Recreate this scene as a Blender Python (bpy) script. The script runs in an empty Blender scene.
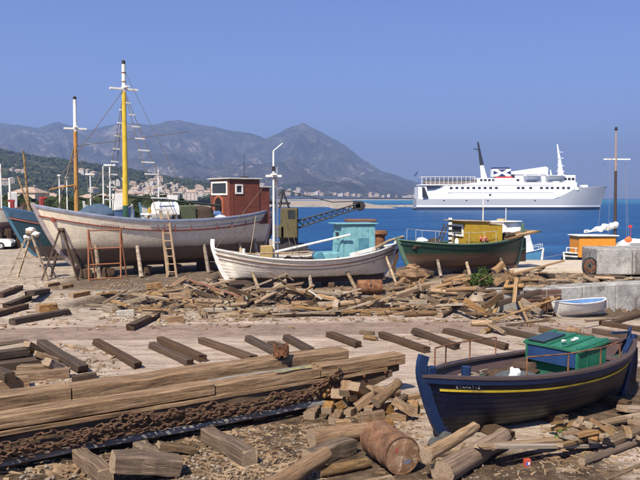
import bpy, bmesh, math, random
from mathutils import Vector, Matrix, Euler, noise
R = random.Random(7)
sc = bpy.context.scene
col = sc.collection
PI = math.pi
# ------------------------------------------------------------------ camera
CAMH, FPX = 4.1, 750.0
PITCH = math.atan(42 / FPX)
cd = bpy.data.cameras.new('camera'); cam = bpy.data.objects.new('camera', cd); col.objects.link(cam)
cd.sensor_width = 36; cd.lens = FPX / 640 * 36; cd.clip_start = .1; cd.clip_end = 40000
cam.location = (0, 0, CAMH); cam.rotation_euler = (PI / 2 - PITCH, 0, 0)
sc.camera = cam
# ------------------------------------------------------------------ sky, sun, exposure
SUN = Vector((-.43, -.90, 0)).normalized()
SUN_EL = math.radians(49)
w = bpy.data.worlds.new('World'); sc.world = w; w.use_nodes = True
nt = w.node_tree; bg = nt.nodes['Background']
sky = nt.nodes.new('ShaderNodeTexSky'); sky.sky_type = 'NISHITA'; sky.sun_disc = False
sky.sun_elevation = SUN_EL; sky.sun_rotation = math.atan2(SUN.x, SUN.y)
sky.air_density = 1.0; sky.dust_density = .3; sky.ozone_density = 4.0; sky.altitude = 0
tint = nt.nodes.new('ShaderNodeMix'); tint.data_type = 'RGBA'; tint.blend_type = 'MULTIPLY'
tint.inputs[0].default_value = 1; tint.inputs[7].default_value = (.74, .79, 1.15, 1)
nt.links.new(sky.outputs[0], tint.inputs[6]); nt.links.new(tint.outputs[2], bg.inputs[0])
bg.inputs[1].default_value = .066
sd = bpy.data.lights.new('sun', 'SUN'); sd.energy = 5.0; sd.angle = math.radians(.5); sd.color = (1, .92, .78)
sun = bpy.data.objects.new('sun', sd); col.objects.link(sun)
sdir = Vector((SUN.x * math.cos(SUN_EL), SUN.y * math.cos(SUN_EL), math.sin(SUN_EL)))
sun.rotation_euler = sdir.to_track_quat('Z', 'Y').to_euler(); sun.location = (-20, -20, 40)
vs = sc.view_settings; vs.view_transform = 'Standard'; vs.look = 'None'; vs.gamma = 1; vs.exposure = 0.82
sc.cycles.use_denoising = True; sc.cycles.max_bounces = 6; sc.cycles.volume_bounces = 0
# ------------------------------------------------------------------ pixel -> point
def ray(px, py):
    xc, yc = (px - 320) / FPX, (240 - py) / FPX
    return Vector((xc, math.cos(PITCH) + yc * math.sin(PITCH), -math.sin(PITCH) + yc * math.cos(PITCH)))
def P(px, py, z=0.0):
    d = ray(px, py); t = (z - CAMH) / d.z
    return Vector((d.x * t, d.y * t, z))
def PY(px, py, Y):
    d = ray(px, py); return d * (Y / d.y) + Vector((0, 0, CAMH))
def sst(a, b, x):
    t = max(0, min(1, (x - a) / (b - a))); return t * t * (3 - 2 * t)
def lerp(a, b, t): return a + (b - a) * t
def interp(pts, x):
    if x <= pts[0][0]: return pts[0][1]
    for (x0, y0), (x1, y1) in zip(pts, pts[1:]):
        if x <= x1: return lerp(y0, y1, (x - x0) / (x1 - x0))
    return pts[-1][1]
# ------------------------------------------------------------------ materials
def newmat(name):
    m = bpy.data.materials.new(name); m.use_nodes = True
    n = m.node_tree.nodes; l = m.node_tree.links
    return m, n, l, n['Principled BSDF']
def c4(c): return (c[0], c[1], c[2], 1)
def mixc(n, l, fac, a, b, mode='MIX'):
    k = n.new('ShaderNodeMix'); k.data_type = 'RGBA'; k.blend_type = mode
    for sock, v in ((0, fac), (6, a), (7, b)):
        if isinstance(v, (int, float)): k.inputs[sock].default_value = v
        elif isinstance(v, tuple): k.inputs[sock].default_value = c4(v)
        else: l.new(v, k.inputs[sock])
    return k.outputs[2]
def mth(n, l, op, a, b=None, clamp=False):
    k = n.new('ShaderNodeMath'); k.operation = op; k.use_clamp = clamp
    for i, v in enumerate((a, b)):
        if v is None: continue
        if isinstance(v, (int, float)): k.inputs[i].default_value = v
        else: l.new(v, k.inputs[i])
    return k.outputs[0]
def mrange(n, l, v, a, b, c=0, d=1):
    k = n.new('ShaderNodeMapRange'); l.new(v, k.inputs[0])
    for i, x in enumerate((a, b, c, d)): k.inputs[i + 1].default_value = x
    return k.outputs[0]
def tco(n, l, scale=(1, 1, 1), rot=(0, 0, 0), src='Object'):
    t = n.new('ShaderNodeTexCoord'); mp = n.new('ShaderNodeMapping')
    mp.inputs['Scale'].default_value = scale; mp.inputs['Rotation'].default_value = rot
    l.new(t.outputs[src], mp.inputs[0]); return mp.outputs[0]
def nz(n, l, vec, scale, detail=4, rough=.6, dist=0):
    k = n.new('ShaderNodeTexNoise'); l.new(vec, k.inputs['Vector'])
    k.inputs['Scale'].default_value = scale; k.inputs['Detail'].default_value = detail
    k.inputs['Roughness'].default_value = rough; k.inputs['Distortion'].default_value = dist
    return k.outputs[0]
def ramp(n, l, v, stops):
    k = n.new('ShaderNodeValToRGB'); e = k.color_ramp.elements
    while len(e) < len(stops): e.new(.5)
    for i, (p, c) in enumerate(stops):
        e[i].position = p; e[i].color = c4(c)
    l.new(v, k.inputs[0]); return k.outputs[0]
def bump(n, l, b, h, s, d=.02):
    k = n.new('ShaderNodeBump'); k.inputs['Strength'].default_value = s; k.inputs['Distance'].default_value = d
    l.new(h, k.inputs['Height']); l.new(k.outputs[0], b.inputs['Normal'])
_m = {}
def surf(name, cols, scale=3, stretch=(1, 1, 1), rough=.8, bmp=.4, dist=.02, rnd=0, fine=.35, metal=0, spec=.3, grime=None, gs=2.0, src='Object'):
    """weathered general purpose surface: blotches of cols, fine grain, optional grime patches, per-object tone"""
    if name in _m: return _m[name]
    m, n, l, b = newmat(name)
    v = tco(n, l, stretch, src=src)
    a = nz(n, l, v, scale, 5, .65, .3)
    st = [(.3 + .4 * i / max(1, len(cols) - 1), c) for i, c in enumerate(cols)] if len(cols) > 1 else [(0, cols[0]), (1, cols[0])]
    c = ramp(n, l, a, st)
    f = nz(n, l, v, scale * 9, 4, .7)
    g = mrange(n, l, f, .3, .75, 1 - fine, 1 + fine * .6)
    c = mixc(n, l, 1.0, c, g, 'MULTIPLY')
    if grime:
        q = nz(n, l, v, gs, 6, .7, .6)
        c = mixc(n, l, mrange(n, l, q, .52, .66), c, grime)
    if rnd:
        oi = n.new('ShaderNodeObjectInfo')
        h = n.new('ShaderNodeHueSaturation'); l.new(c, h.inputs['Color'])
        l.new(mrange(n, l, oi.outputs['Random'], 0, 1, 1 - rnd, 1 + rnd), h.inputs['Value'])
        k = mth(n, l, 'FRACT', mth(n, l, 'MULTIPLY', oi.outputs['Random'], 17.3))
        l.new(mrange(n, l, k, 0, 1, .85, 1.25), h.inputs['Saturation'])
        c = h.outputs[0]
    l.new(c, b.inputs['Base Color'])
    b.inputs['Roughness'].default_value = rough; b.inputs['Metallic'].default_value = metal
    b.inputs['Specular IOR Level'].default_value = spec
    if bmp: bump(n, l, b, mth(n, l, 'ADD', a, f), bmp, dist)
    _m[name] = m; return m
def hullpaint(name, top, bottom, wl, dirt=(.22, .17, .12), damt=.5, soft=.04, rough=.55, band=None):
    """painted planking: topside paint, bottom paint under the waterline, run-down stains"""
    if name in _m: return _m[name]
    m, n, l, b = newmat(name)
    v = tco(n, l); t = n.new('ShaderNodeTexCoord'); sx = n.new('ShaderNodeSeparateXYZ'); l.new(t.outputs['Object'], sx.inputs[0])
    wob = nz(n, l, v, 1.3, 3)
    z = mth(n, l, 'ADD', sx.outputs[2], mrange(n, l, wob, 0, 1, -.06, .06))
    blot = nz(n, l, v, 2.5, 5, .7)
    tc = mixc(n, l, 1.0, top, mrange(n, l, blot, .3, .7, .82, 1.08), 'MULTIPLY')
    vs_ = tco(n, l, (5, 5, .45)); st = nz(n, l, vs_, 2.2, 5, .7)
    tc = mixc(n, l, mth(n, l, 'MULTIPLY', mrange(n, l, st, .5, .72), damt), tc, dirt)
    if band: 
        tc = mixc(n, l, mth(n, l, 'MULTIPLY', mrange(n, l, z, wl + band[1], wl + .02), .8), tc, band[0])
    bc = mixc(n, l, mrange(n, l, nz(n, l, v, 3, 6, .75), .4, .65), bottom, tuple(x * .55 + .03 for x in bottom))
    c = mixc(n, l, mrange(n, l, z, wl - soft, wl + soft), bc, tc)
    l.new(c, b.inputs['Base Color']); b.inputs['Roughness'].default_value = rough; b.inputs['Specular IOR Level'].default_value = .3
    pl = nz(n, l, tco(n, l, (1.2, 6, 9)), 2, 4)
    bump(n, l, b, mth(n, l, 'ADD', pl, mth(n, l, 'MULTIPLY', blot, .5)), .35, .03)
    _m[name] = m; return m
W_TAN = lambda: surf('wood_tan', [(.12, .068, .034), (.34, .22, .12), (.54, .40, .26)], 1.6, (1, 5, 5), .85, .6, .02, rnd=.5, fine=.5, grime=(.06, .045, .033), gs=1.0)
W_GREY = lambda: surf('wood_grey', [(.15, .11, .075), (.36, .28, .20), (.55, .45, .34)], 1.6, (1, 5, 5), .9, .6, .02, rnd=.32, fine=.45, grime=(.10, .07, .045), gs=1.1)
W_DARK = lambda: surf('wood_dark', [(.03, .02, .014), (.085, .055, .036), (.165, .11, .072)], 1.6, (1, 5, 5), .85, .6, .02, rnd=.28, fine=.45)
RUST = lambda: surf('rust', [(.07, .03, .018), (.2, .085, .04), (.32, .16, .08)], 5, rough=.9, bmp=.5, fine=.4)
STEEL_DK = lambda: surf('dark_steel', [(.02, .02, .022), (.05, .045, .045)], 4, rough=.6, bmp=.2)
WHITE = lambda: surf('white_paint', [(.66, .64, .58), (.78, .76, .71), (.8, .79, .75)], 3, rough=.5, bmp=.15, fine=.12, grime=(.5, .42, .32), gs=1.4)
def paint(name, c, rough=.5, grime=None, var=.25):
    return surf(name, [tuple(x * (1 - var) for x in c), c, tuple(min(1, x * (1 + var * .5)) for x in c)], 3, rough=rough, bmp=.15, fine=.18, grime=grime, gs=2.2)
GLASS = lambda: paint('window_glass', (.03, .035, .04), .08)
ROPE = lambda: surf('rope', [(.22, .17, .11), (.4, .32, .22)], 20, rough=.95, bmp=.6)
# ------------------------------------------------------------------ mesh builder
class MB:
    def __init__(s): s.v = []; s.f = []; s.m = []
    def add(s, vs, fs, mi=0):
        o = len(s.v); s.v += [tuple(p) for p in vs]; s.f += [tuple(i + o for i in f) for f in fs]; s.m += [mi] * len(fs)
    def box(s, c, d, rz=0, mi=0, M=None, ch=0.0):
        x, y, z = d[0] / 2, d[1] / 2, d[2] / 2
        m = Matrix.Translation(c) @ (M if M is not None else Matrix.Rotation(rz, 4, 'Z'))
        if ch > 0:
            vs = []
            for sz in (-1, 1):
                for sy in (-1, 1):
                    for sx in (-1, 1):
                        vs += [(sx * (x - ch), sy * (y - ch), sz * z), (sx * (x - ch), sy * y, sz * (z - ch)), (sx * x, sy * (y - ch), sz * (z - ch))]
            bm = bmesh.new()
            for p in vs: bm.verts.new(m @ Vector(p))
            r = bmesh.ops.convex_hull(bm, input=bm.verts)
            bmesh.ops.dissolve_limit(bm, angle_limit=.02, verts=bm.verts, edges=bm.edges)
            bm.verts.index_update()
            s.add([p.co for p in bm.verts], [[q.index for q in f.verts] for f in bm.faces], mi); bm.free(); return
        vs = [m @ Vector((sx * x, sy * y, sz * z)) for sz in (-1, 1) for sy in (-1, 1) for sx in (-1, 1)]
        s.add(vs, [(0, 2, 3, 1), (4, 5, 7, 6), (0, 1, 5, 4), (2, 6, 7, 3), (0, 4, 6, 2), (1, 3, 7, 5)], mi)
    def bar(s, a, b, wd, ht, mi=0, up=Vector((0, 0, 1))):
        a, b = Vector(a), Vector(b); d = b - a; L = d.length; x = d / L
        y = up.cross(x)
        if y.length < 1e-4: y = Vector((0, 1, 0)).cross(x)
        y.normalize(); z = x.cross(y)
        M = Matrix((x, y, z)).transposed().to_4x4()
        s.box((a + b) / 2, (L, wd, ht), M=M, mi=mi)
    def tube(s, pts, r, n=8, mi=0, cap=True):
        pts = [Vector(p) for p in pts]; rs = r if isinstance(r, (list, tuple)) else [r] * len(pts)
        o = []; ref = None
        for i, p in enumerate(pts):
            t = (pts[min(i + 1, len(pts) - 1)] - pts[max(i - 1, 0)]).normalized()
            if ref is None:
                ref = t.cross(Vector((0, 0, 1)))
                if ref.length < 1e-3: ref = t.cross(Vector((0, 1, 0)))
            ref = (ref - t * ref.dot(t)).normalized(); bq = t.cross(ref)
            o += [p + (ref * math.cos(2 * PI * k / n) + bq * math.sin(2 * PI * k / n)) * rs[i] for k in range(n)]
        fs = [(i * n + k, i * n + (k + 1) % n, (i + 1) * n + (k + 1) % n, (i + 1) * n + k) for i in range(len(pts) - 1) for k in range(n)]
        if cap: fs += [tuple(range(n - 1, -1, -1)), tuple((len(pts) - 1) * n + k for k in range(n))]
        s.add(o, fs, mi)
    def lathe(s, prof, n=16, M=None, mi=0):
        M = M or Matrix(); o = [M @ Vector((r * math.cos(2 * PI * k / n), r * math.sin(2 * PI * k / n), z)) for r, z in prof for k in range(n)]
        fs = [(i * n + k, i * n + (k + 1) % n, (i + 1) * n + (k + 1) % n, (i + 1) * n + k) for i in range(len(prof) - 1) for k in range(n)]
        fs += [tuple(range(n - 1, -1, -1)), tuple((len(prof) - 1) * n + k for k in range(n))]
        s.add(o, fs, mi)
    def grid(s, rows, mi=0, closed=False):
        nr, nc = len(rows), len(rows[0]); o = [p for r in rows for p in r]
        fs = [(i * nc + k, i * nc + (k + 1) % nc, (i + 1) * nc + (k + 1) % nc, (i + 1) * nc + k) for i in range(nr - 1) for k in range(nc if closed else nc - 1)]
        s.add(o, fs, mi)
    def prism(s, poly, z0, z1, M=None, mi=0):
        """poly in xy, extruded z0..z1"""
        M = M or Matrix(); n = len(poly)
        o = [M @ Vector((p[0], p[1], z0)) for p in poly] + [M @ Vector((p[0], p[1], z1)) for p in poly]
        s.add(o, [tuple(range(n - 1, -1, -1)), tuple(range(n, 2 * n))] + [(k, (k + 1) % n, n + (k + 1) % n, n + k) for k in range(n)], mi)
    def mesh(s, name, mats, smooth=True, angle=35):
        me = bpy.data.meshes.new(name); me.from_pydata(s.v, [], s.f)
        for m in (mats if isinstance(mats, (list, tuple)) else [mats]): me.materials.append(m)
        me.polygons.foreach_set('material_index', s.m)
        bm = bmesh.new(); bm.from_mesh(me); bmesh.ops.recalc_face_normals(bm, faces=bm.faces); bm.to_mesh(me); bm.free()
        if smooth:
            me.polygons.foreach_set('use_smooth', [True] * len(me.polygons)); me.set_sharp_from_angle(angle=math.radians(angle))
        me.update(); return me
    def build(s, name, mats, parent=None, smooth=True, angle=35):
        o = bpy.data.objects.new(name, s.mesh(name, mats, smooth, angle)); col.objects.link(o)
        if parent is not None: o.parent = parent
        return o
def tag(o, label, cat, group=None):
    o['label'] = label; o['category'] = cat
    if group: o['group'] = group
    return o
def thing(name, label, cat, loc=(0, 0, 0), rz=0, group=None, rot=None):
    o = bpy.data.objects.new(name, None); col.objects.link(o); o.location = loc
    o.rotation_euler = rot if rot else (0, 0, rz); o.empty_display_size = .3
    return tag(o, label, cat, group)
def struct(o, kind='structure'): o['kind'] = kind; return o
def part(name, mat, parent, fn, **k):
    mb = MB(); fn(mb); return mb.build(name, mat, parent, **k)
def pbox(name, mat, parent, c, d, rz=0, M=None, ch=0):
    mb = MB(); mb.box(c, d, rz, M=M, ch=ch); return mb.build(name, mat, parent)
def ptube(name, mat, parent, pts, r, n=8):
    mb = MB(); mb.tube(pts, r, n); return mb.build(name, mat, parent)
def copy_tree(o, parent=None):
    c = o.copy(); col.objects.link(c); c.parent = parent
    for ch in list(o.children): copy_tree(ch, c)
    return c
# ------------------------------------------------------------------ terrain
def wallY(X): return 28.0 + .36 * (X - 6.5)
def shoreY(X):
    if X > 4: return 41.2
    if X > -3: return lerp(41.2, 68, sst(4, -3, X))
    return 68 + (-3 - X) * 4.2
def zg(X, Y):
    n = noise.noise(Vector((X * .35, Y * .35, 0))) * .05 + noise.noise(Vector((X * 1.3, Y * 1.3, 3))) * .02
    wy = wallY(X)
    q = sst(wy - .15, wy + .15, Y) if X > 5.5 else sst(wy - 1.5, wy + 3, Y)
    up = .58 * sst(2.5, 6.5, X) * q
    dn = -.5 * sst(3, 14, X) * (1 - q)
    z = n + up + dn
    if Y > 60: z += .004 * (Y - 60)
    return z
def land(X, Y):
    z = zg(X, Y); s = Y - shoreY(X)
    return z - 3.2 * sst(0, 1.6 + max(0, (Y - 70) * .03), s)
def build_ground():
    xs = [-1400, -1000, -700, -500, -380, -280, -200, -150, -110, -85, -65, -52, -42, -36, -32]
    x = -30.0
    while x < 22: xs.append(x); x += .25
    xs += [22, 24, 27, 32, 40]
    ys = [-12, -6, 0, 4]
    y = 7.0
    while y < 43: ys.append(y); y += .25
    ys += [43.5, 45, 47, 49, 52, 55, 58, 61, 64, 67, 70, 74, 80, 88, 98, 110, 125, 145, 170, 200, 240, 290, 350, 420, 500, 600, 720, 860, 1000]
    rows = [[(X, Y, land(X, Y)) for X in xs] for Y in ys]
    mb = MB(); mb.grid(rows)
    m, n, l, b = newmat('yard_ground')
    at = n.new('ShaderNodeAttribute'); at.attribute_name = 'zone'; sp = n.new('ShaderNodeSeparateColor'); l.new(at.outputs['Color'], sp.inputs[0])
    v = tco(n, l)
    big = nz(n, l, v, .5, 5, .65); mid = nz(n, l, v, 2.6, 6, .7, .4); fine = nz(n, l, v, 22, 5, .75); 
    st = nz(n, l, tco(n, l, (.5, 2.2, 1)), 1.6, 6, .7, .5)
    gravel = ramp(n, l, mid, [(.3, (.20, .145, .10)), (.48, (.40, .32, .24)), (.66, (.56, .47, .37))])
    conc = ramp(n, l, st, [(.3, (.24, .17, .125)), (.47, (.42, .325, .25)), (.64, (.56, .455, .365))])
    crack = nz(n, l, v, 1.1, 8, .8, 1.5)
    conc = mixc(n, l, mrange(n, l, mth(n, l, 'ABSOLUTE', mth(n, l, 'SUBTRACT', crack, .5)), .006, .0, 0, .55), conc, (.2, .14, .1))
    red = ramp(n, l, mid, [(.32, (.15, .095, .07)), (.6, (.31, .22, .17))])
    dirt = ramp(n, l, mid, [(.3, (.035, .023, .015)), (.5, (.105, .07, .044)), (.68, (.22, .155, .10))])
    def edge(s): return mrange(n, l, mth(n, l, 'ADD', s, mrange(n, l, mid, .2, .8, -.35, .35)), .35, .65)
    c = mixc(n, l, edge(sp.outputs[0]), gravel, conc)
    c = mixc(n, l, mth(n, l, 'MULTIPLY', edge(sp.outputs[1]), .75), c, red)
    c = mixc(n, l, edge(sp.outputs[2]), c, dirt)
    c = mixc(n, l, 1.0, c, mrange(n, l, fine, .3, .7, .6, 1.2), 'MULTIPLY')
    c = mixc(n, l, 1.0, c, mrange(n, l, big, .3, .7, .68, 1.1), 'MULTIPLY')
    l.new(c, b.inputs['Base Color']); b.inputs['Roughness'].default_value = .95; b.inputs['Specular IOR Level'].default_value = .15
    bump(n, l, b, mth(n, l, 'ADD', mth(n, l, 'MULTIPLY', mid, 1.0), mth(n, l, 'MULTIPLY', fine, .4)), .8, .06)
    o = mb.build('ground', m, angle=80)
    ca = o.data.color_attributes.new('zone', 'FLOAT_COLOR', 'POINT')
    for i, p in enumerate(o.data.vertices):
        X, Y = p.co.x, p.co.y
        slip = sst(16.0, 17.2, Y + .1 * X) * (1 - sst(25.6, 26.4, Y - .12 * X)) 
        if X < -8: slip *= 1 - sst(-8.5, -10.5, X) * .0
        fore = sst(3.5, 5.5, X) * (1 - sst(12.8, 13.6, Y))      # paved patch at the lower right
        mid_r = sst(.7, 1.4, X) * sst(11.5, 12.3, Y) * (1 - sst(4.0, 5.0, X))
        red = sst(21.9, 22.5, Y - .1 * X) * (1 - sst(24.2, 24.8, Y - .1 * X)) * (1 - .4 * sst(4, 9, X))
        d = (1 - sst(14.5, 16.5, Y - .45 * X)) * (1 - max(fore, mid_r) * .9)
        if Y > 27: d = 0
        u = sst(27, 28.5, Y) * (1 - sst(31, 33, Y)) * sst(-11, -9, X) * .75
        w2 = sst(32, 34, Y) * (1 - sst(44, 48, Y)) * sst(-14, -12, X) * .6
        ca.data[i].color = (max(slip, fore, mid_r), red, max(d, u * .9, w2), 1)
    return struct(o)
ground = build_ground()
# sea
def build_sea():
    m, n, l, b = newmat('sea_water')
    v = tco(n, l); t = n.new('ShaderNodeTexCoord'); ln = n.new('ShaderNodeVectorMath'); ln.operation = 'LENGTH'; l.new(t.outputs['Object'], ln.inputs[0])
    d = ln.outputs['Value']
    pat = nz(n, l, tco(n, l, (.05, .22, 1)), 1, 6, .75, .5)
    deep = ramp(n, l, pat, [(.32, (.002, .036, .125)), (.5, (.005, .07, .205)), (.68, (.016, .12, .29))])
    shal = mrange(n, l, mth(n, l, 'ADD', d, mrange(n, l, nz(n, l, tco(n, l, (.002, .004, 1)), 1, 3), 0, 1, -250, 250)), 620, 900)
    c = mixc(n, l, mth(n, l, 'MULTIPLY', shal, .9), deep, (.015, .16, .27))
    far = mrange(n, l, d, 2400, 3400)
    c = mixc(n, l, far, c, (.01, .085, .21))
    l.new(c, b.inputs['Base Color']); b.inputs['Roughness'].default_value = .34; b.inputs['IOR'].default_value = 1.33
    b.inputs['Specular IOR Level'].default_value = .22
    w1 = nz(n, l, tco(n, l, (.35, .8, 1)), 1, 3, .6, .6); w2 = nz(n, l, tco(n, l, (1.6, 2.6, 1)), 1, 3, .6, .4)
    bump(n, l, b, mth(n, l, 'ADD', w1, mth(n, l, 'MULTIPLY', w2, .35)), 1.0, 1.6)
    mb = MB()
    xs = [-8800, -3000, -1000, -300, -100, 0, 100, 300, 1000, 3000, 8800]; ys = [-60, 0, 40, 80, 150, 300, 600, 1200, 2500, 5000, 8800]
    mb.grid([[(x, y, -1.3) for x in xs] for y in ys])
    return struct(mb.build('sea', m))
sea = build_sea()
# mountains and the low green hill
SIL = [(-300, 120), (-150, 118), (-60, 126), (0, 123), (20, 125), (40, 129), (60, 121), (75, 127), (92, 130), (110, 126), (135, 123), (150, 126), (165, 122), (180, 120), (200, 126), (215, 127), (230, 131), (250, 134), (265, 138), (280, 133), (293, 127), (304, 125), (315, 129), (330, 137), (345, 147), (360, 158), (380, 170), (400, 177), (420, 183), (445, 190), (470, 196), (500, 199)]
HIL = [(-300, 140), (-100, 146), (0, 151), (30, 155), (60, 159), (90, 164), (130, 170), (170, 178), (210, 184), (250, 191), (275, 199)]
def fbm(x, y, s, o=5):
    return noise.fractal(Vector((x / s, y / s, 1.7)), .9, 2.1, o)
def mount_z(px, Rr):
    X = (px - 320) / FPX * Rr
    ridge = 198 - interp(SIL, px)
    t = (Rr - 2000) / 3200
    if t <= 1:
        e = ridge * (.04 + .96 * max(0, t) ** 1.25)
        rg = noise.ridged_multi_fractal(Vector((X / 520, Rr / 900, .3)), .9, 2.1, 6, .9, 2) - 1.0
        amp = min(1, t * 3) * (1 - sst(.8, 1.0, t)) * ridge * .42
        e += rg * amp
        if t > .6: e += fbm(X, Rr, 150, 5) * 2.0 * sst(.6, 1, t) * min(1, ridge / 30)
        e = min(e, ridge * (.35 + .65 * t) + 2)
    else:
        e = ridge * (1 - .5 * (t - 1)) + fbm(X, Rr, 150, 5) * 2.0 * min(1, ridge / 30)
    return CAMH - 2.0 + e * Rr / FPX
def hill_z(px, Rr):
    X = (px - 320) / FPX * Rr
    e = 198 - interp(HIL, px)
    t = (Rr - 650) / 700
    k = sst(0, 1, t) if t < 1 else 1 - .5 * sst(1, 2, t)
    k = k * .75 + .25 * max(0, min(1, t)) if t < 1 else k
    return 2.0 + max(-3, (e * k + fbm(X, Rr, 120, 5) * 2.4 * min(1, max(0, t * 3)) * min(1, max(0, e / 12)))) * Rr / FPX - max(0, -e) * 2
def build_hills():
    mt, n, l, b = newmat('mountain_scrub')
    v = tco(n, l)
    a = nz(n, l, v, .0016, 8, .65); f = nz(n, l, v, .007, 9, .8, .6)
    c = ramp(n, l, f, [(.36, (.018, .028, .018)), (.5, (.085, .092, .06)), (.66, (.29, .25, .19))])
    c = mixc(n, l, mrange(n, l, a, .45, .62), c, mixc(n, l, .5, c, (.14, .12, .095)))
    pale = nz(n, l, v, .0035, 9, .8, .8)
    c = mixc(n, l, mth(n, l, 'MULTIPLY', mrange(n, l, pale, .56, .62), .85), c, (.55, .47, .37))
    l.new(c, b.inputs['Base Color']); b.inputs['Roughness'].default_value = 1; b.inputs['Specular IOR Level'].default_value = 0
    bump(n, l, b, nz(n, l, v, .012, 8, .75), 1.0, 60)
    mb = MB(); NP, NR = 520, 150
    rows = []
    for j in range(NR):
        Rr = 1980 + (6600 - 1980) * (j / (NR - 1)) ** 1.15
        rows.append([((px - 320) / FPX * Rr, Rr, mount_z(px, Rr)) for px in [-300 + 800 * i / (NP - 1) for i in range(NP)]])
    mb.grid(rows); o = struct(mb.build('mountains', mt, angle=180))
    hm, n, l, b = newmat('hill_scrub'); v = tco(n, l)
    f = nz(n, l, v, .03, 7, .75, .4)
    c = ramp(n, l, f, [(.3, (.016, .026, .012)), (.48, (.05, .06, .028)), (.6, (.13, .115, .065)), (.72, (.30, .25, .17))])
    l.new(c, b.inputs['Base Color']); b.inputs['Roughness'].default_value = 1; b.inputs['Specular IOR Level'].default_value = 0
    bump(n, l, b, nz(n, l, v, .06, 6, .75), 1.0, 8)
    mb = MB(); rows = []
    for j in range(60):
        Rr = 600 + 1500 * j / 59
        rows.append([((px - 320) / FPX * Rr, Rr, hill_z(px, Rr)) for px in [-300 + 590 * i / 180 for i in range(181)]])
    mb.grid(rows); h = struct(mb.build('hill', hm, angle=180))
    return o, h
mountains, hill = build_hills()
# ------------------------------------------------------------------ boats
class Hull:
    def __init__(s, L, B, D, zk=.25, bow=.5, stern=.3, krb=.72, krs=.8, k0=.34, k1=.85, p=2.6, bend=.55, full=1.0, ps=None):
        s.__dict__.update(locals())
    def zs(s, a): return s.D + (s.bow * a * a if a > 0 else s.stern * a * a)
    def pt(s, u, v, sd=1, off=0.0):
        a = 2 * u - 1; kr = s.krb if a > 0 else s.krs
        x = a * s.L / 2 * (kr + (1 - kr) * max(v, 0) ** s.bend)
        z = s.zk + (s.zs(a) - s.zk) * v
        b = s.B / 2 * max(0, 1 - abs(a) ** (s.p if a > 0 or not s.ps else s.ps)) ** s.full
        k = s.k0 + (s.k1 - s.k0) * abs(a) ** 2.2
        return Vector((x + (off * a ** 5 if off else 0), sd * (b * max(v, 0) ** k + off), z))
    def vz(s, a, z): return (z - s.zk) / (s.zs(a) - s.zk)
US = [i / 36 for i in range(37)]
def hull_mesh(H, planks=0, v0=0.0, v1=1.0, nrow=14):
    vs = []
    if planks:
        for i in range(planks + 1):
            v = v0 + (v1 - v0) * (i / planks) ** 1.25
            if 0 < i < planks: vs += [(v - .007, 0), (v, -.012), (v + .003, .004)]
            else: vs.append((v, 0))
    else: vs = [(v0 + (v1 - v0) * (i / nrow) ** 1.3, 0) for i in range(nrow + 1)]
    mb = MB()
    for sd in (1, -1):
        mb.grid([[H.pt(u, v, sd) + Vector((0, sd * o * (1 - abs(2 * u - 1) ** 6), 0)) for u in US] for v, o in vs])
    return mb
def strip_mesh(H, v0, v1, off, sides=(1, -1), u0=0, u1=1, absz=None):
    mb = MB(); us = [u0 + (u1 - u0) * i / 36 for i in range(37)]
    for sd in sides:
        A = []; 
        for u in us:
            a = 2 * u - 1
            va, vb = (v0, v1) if absz is None else (1 - absz[0] / (H.zs(a) - H.zk), 1 - absz[1] / (H.zs(a) - H.zk))
            A.append((H.pt(u, va, sd, -.01), H.pt(u, va, sd, off), H.pt(u, vb, sd, off), H.pt(u, vb, sd, -.01)))
        mb.grid([[q[k] for q in A] for k in range(4)])
    return mb
def cap_mesh(H, wd, ht, out=.04, sides=(1, -1)):
    mb = MB()
    for sd in sides:
        A = []
        for u in US:
            p = H.pt(u, 1, sd, out); yi = max(0, abs(p.y) - wd)
            A.append([p, p + Vector((0, 0, ht)), Vector((p.x, sd * yi, p.z + ht)), Vector((p.x, sd * yi, p.z))])
        mb.grid([[q[k] for q in A] for k in (0, 1, 2, 3, 0)])
    return mb
def deck_mesh(H, drop, inset=.05, camber=.04):
    mb = MB(); rows = []
    for u in US[1:-1]:
        a = 2 * u - 1; z = H.zs(a) - drop; v = H.vz(a, z); p = H.pt(u, v, 1); y = max(.005, p.y - inset)
        rows.append([Vector((p.x, y * t, z + camber * (1 - t * t))) for t in (-1, -.6, -.2, .2, .6, 1)])
    mb.grid(rows); return mb
def bulwark_mesh(H, drop, inset=.05):
    mb = MB()
    for sd in (1, -1):
        rows = []
        for k in range(3):
            r = []
            for u in US:
                a = 2 * u - 1; z = H.zs(a) - drop * (1 - k / 2) - .002; p = H.pt(u, H.vz(a, z), sd)
                r.append(Vector((p.x, sd * max(0, abs(p.y) - inset), z)))
            rows.append(r)
        mb.grid(rows)
    return mb
def sweep_xz(pts, wd, din, dout, mi=0, taper=1.0):
    """box section swept along a profile in the xz plane"""
    mb = MB(); rows = []; n = len(pts)
    for i, p in enumerate(pts):
        t = (pts[min(i + 1, n - 1)] - pts[max(i - 1, 0)]).normalized(); nn = Vector((t.z, 0, -t.x))
        ww = wd / 2 * lerp(1, taper, i / (n - 1))
        a, b = p - nn * din, p + nn * dout
        rows.append([a + Vector((0, ww, 0)), b + Vector((0, ww * .6, 0)), b - Vector((0, ww * .6, 0)), a - Vector((0, ww, 0))])
    mb.grid(rows, closed=True)
    mb.f.append((0, 1, 2, 3)); mb.m.append(mi); k = (n - 1) * 4; mb.f.append((k, k + 1, k + 2, k + 3)); mb.m.append(mi)
    return mb
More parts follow.
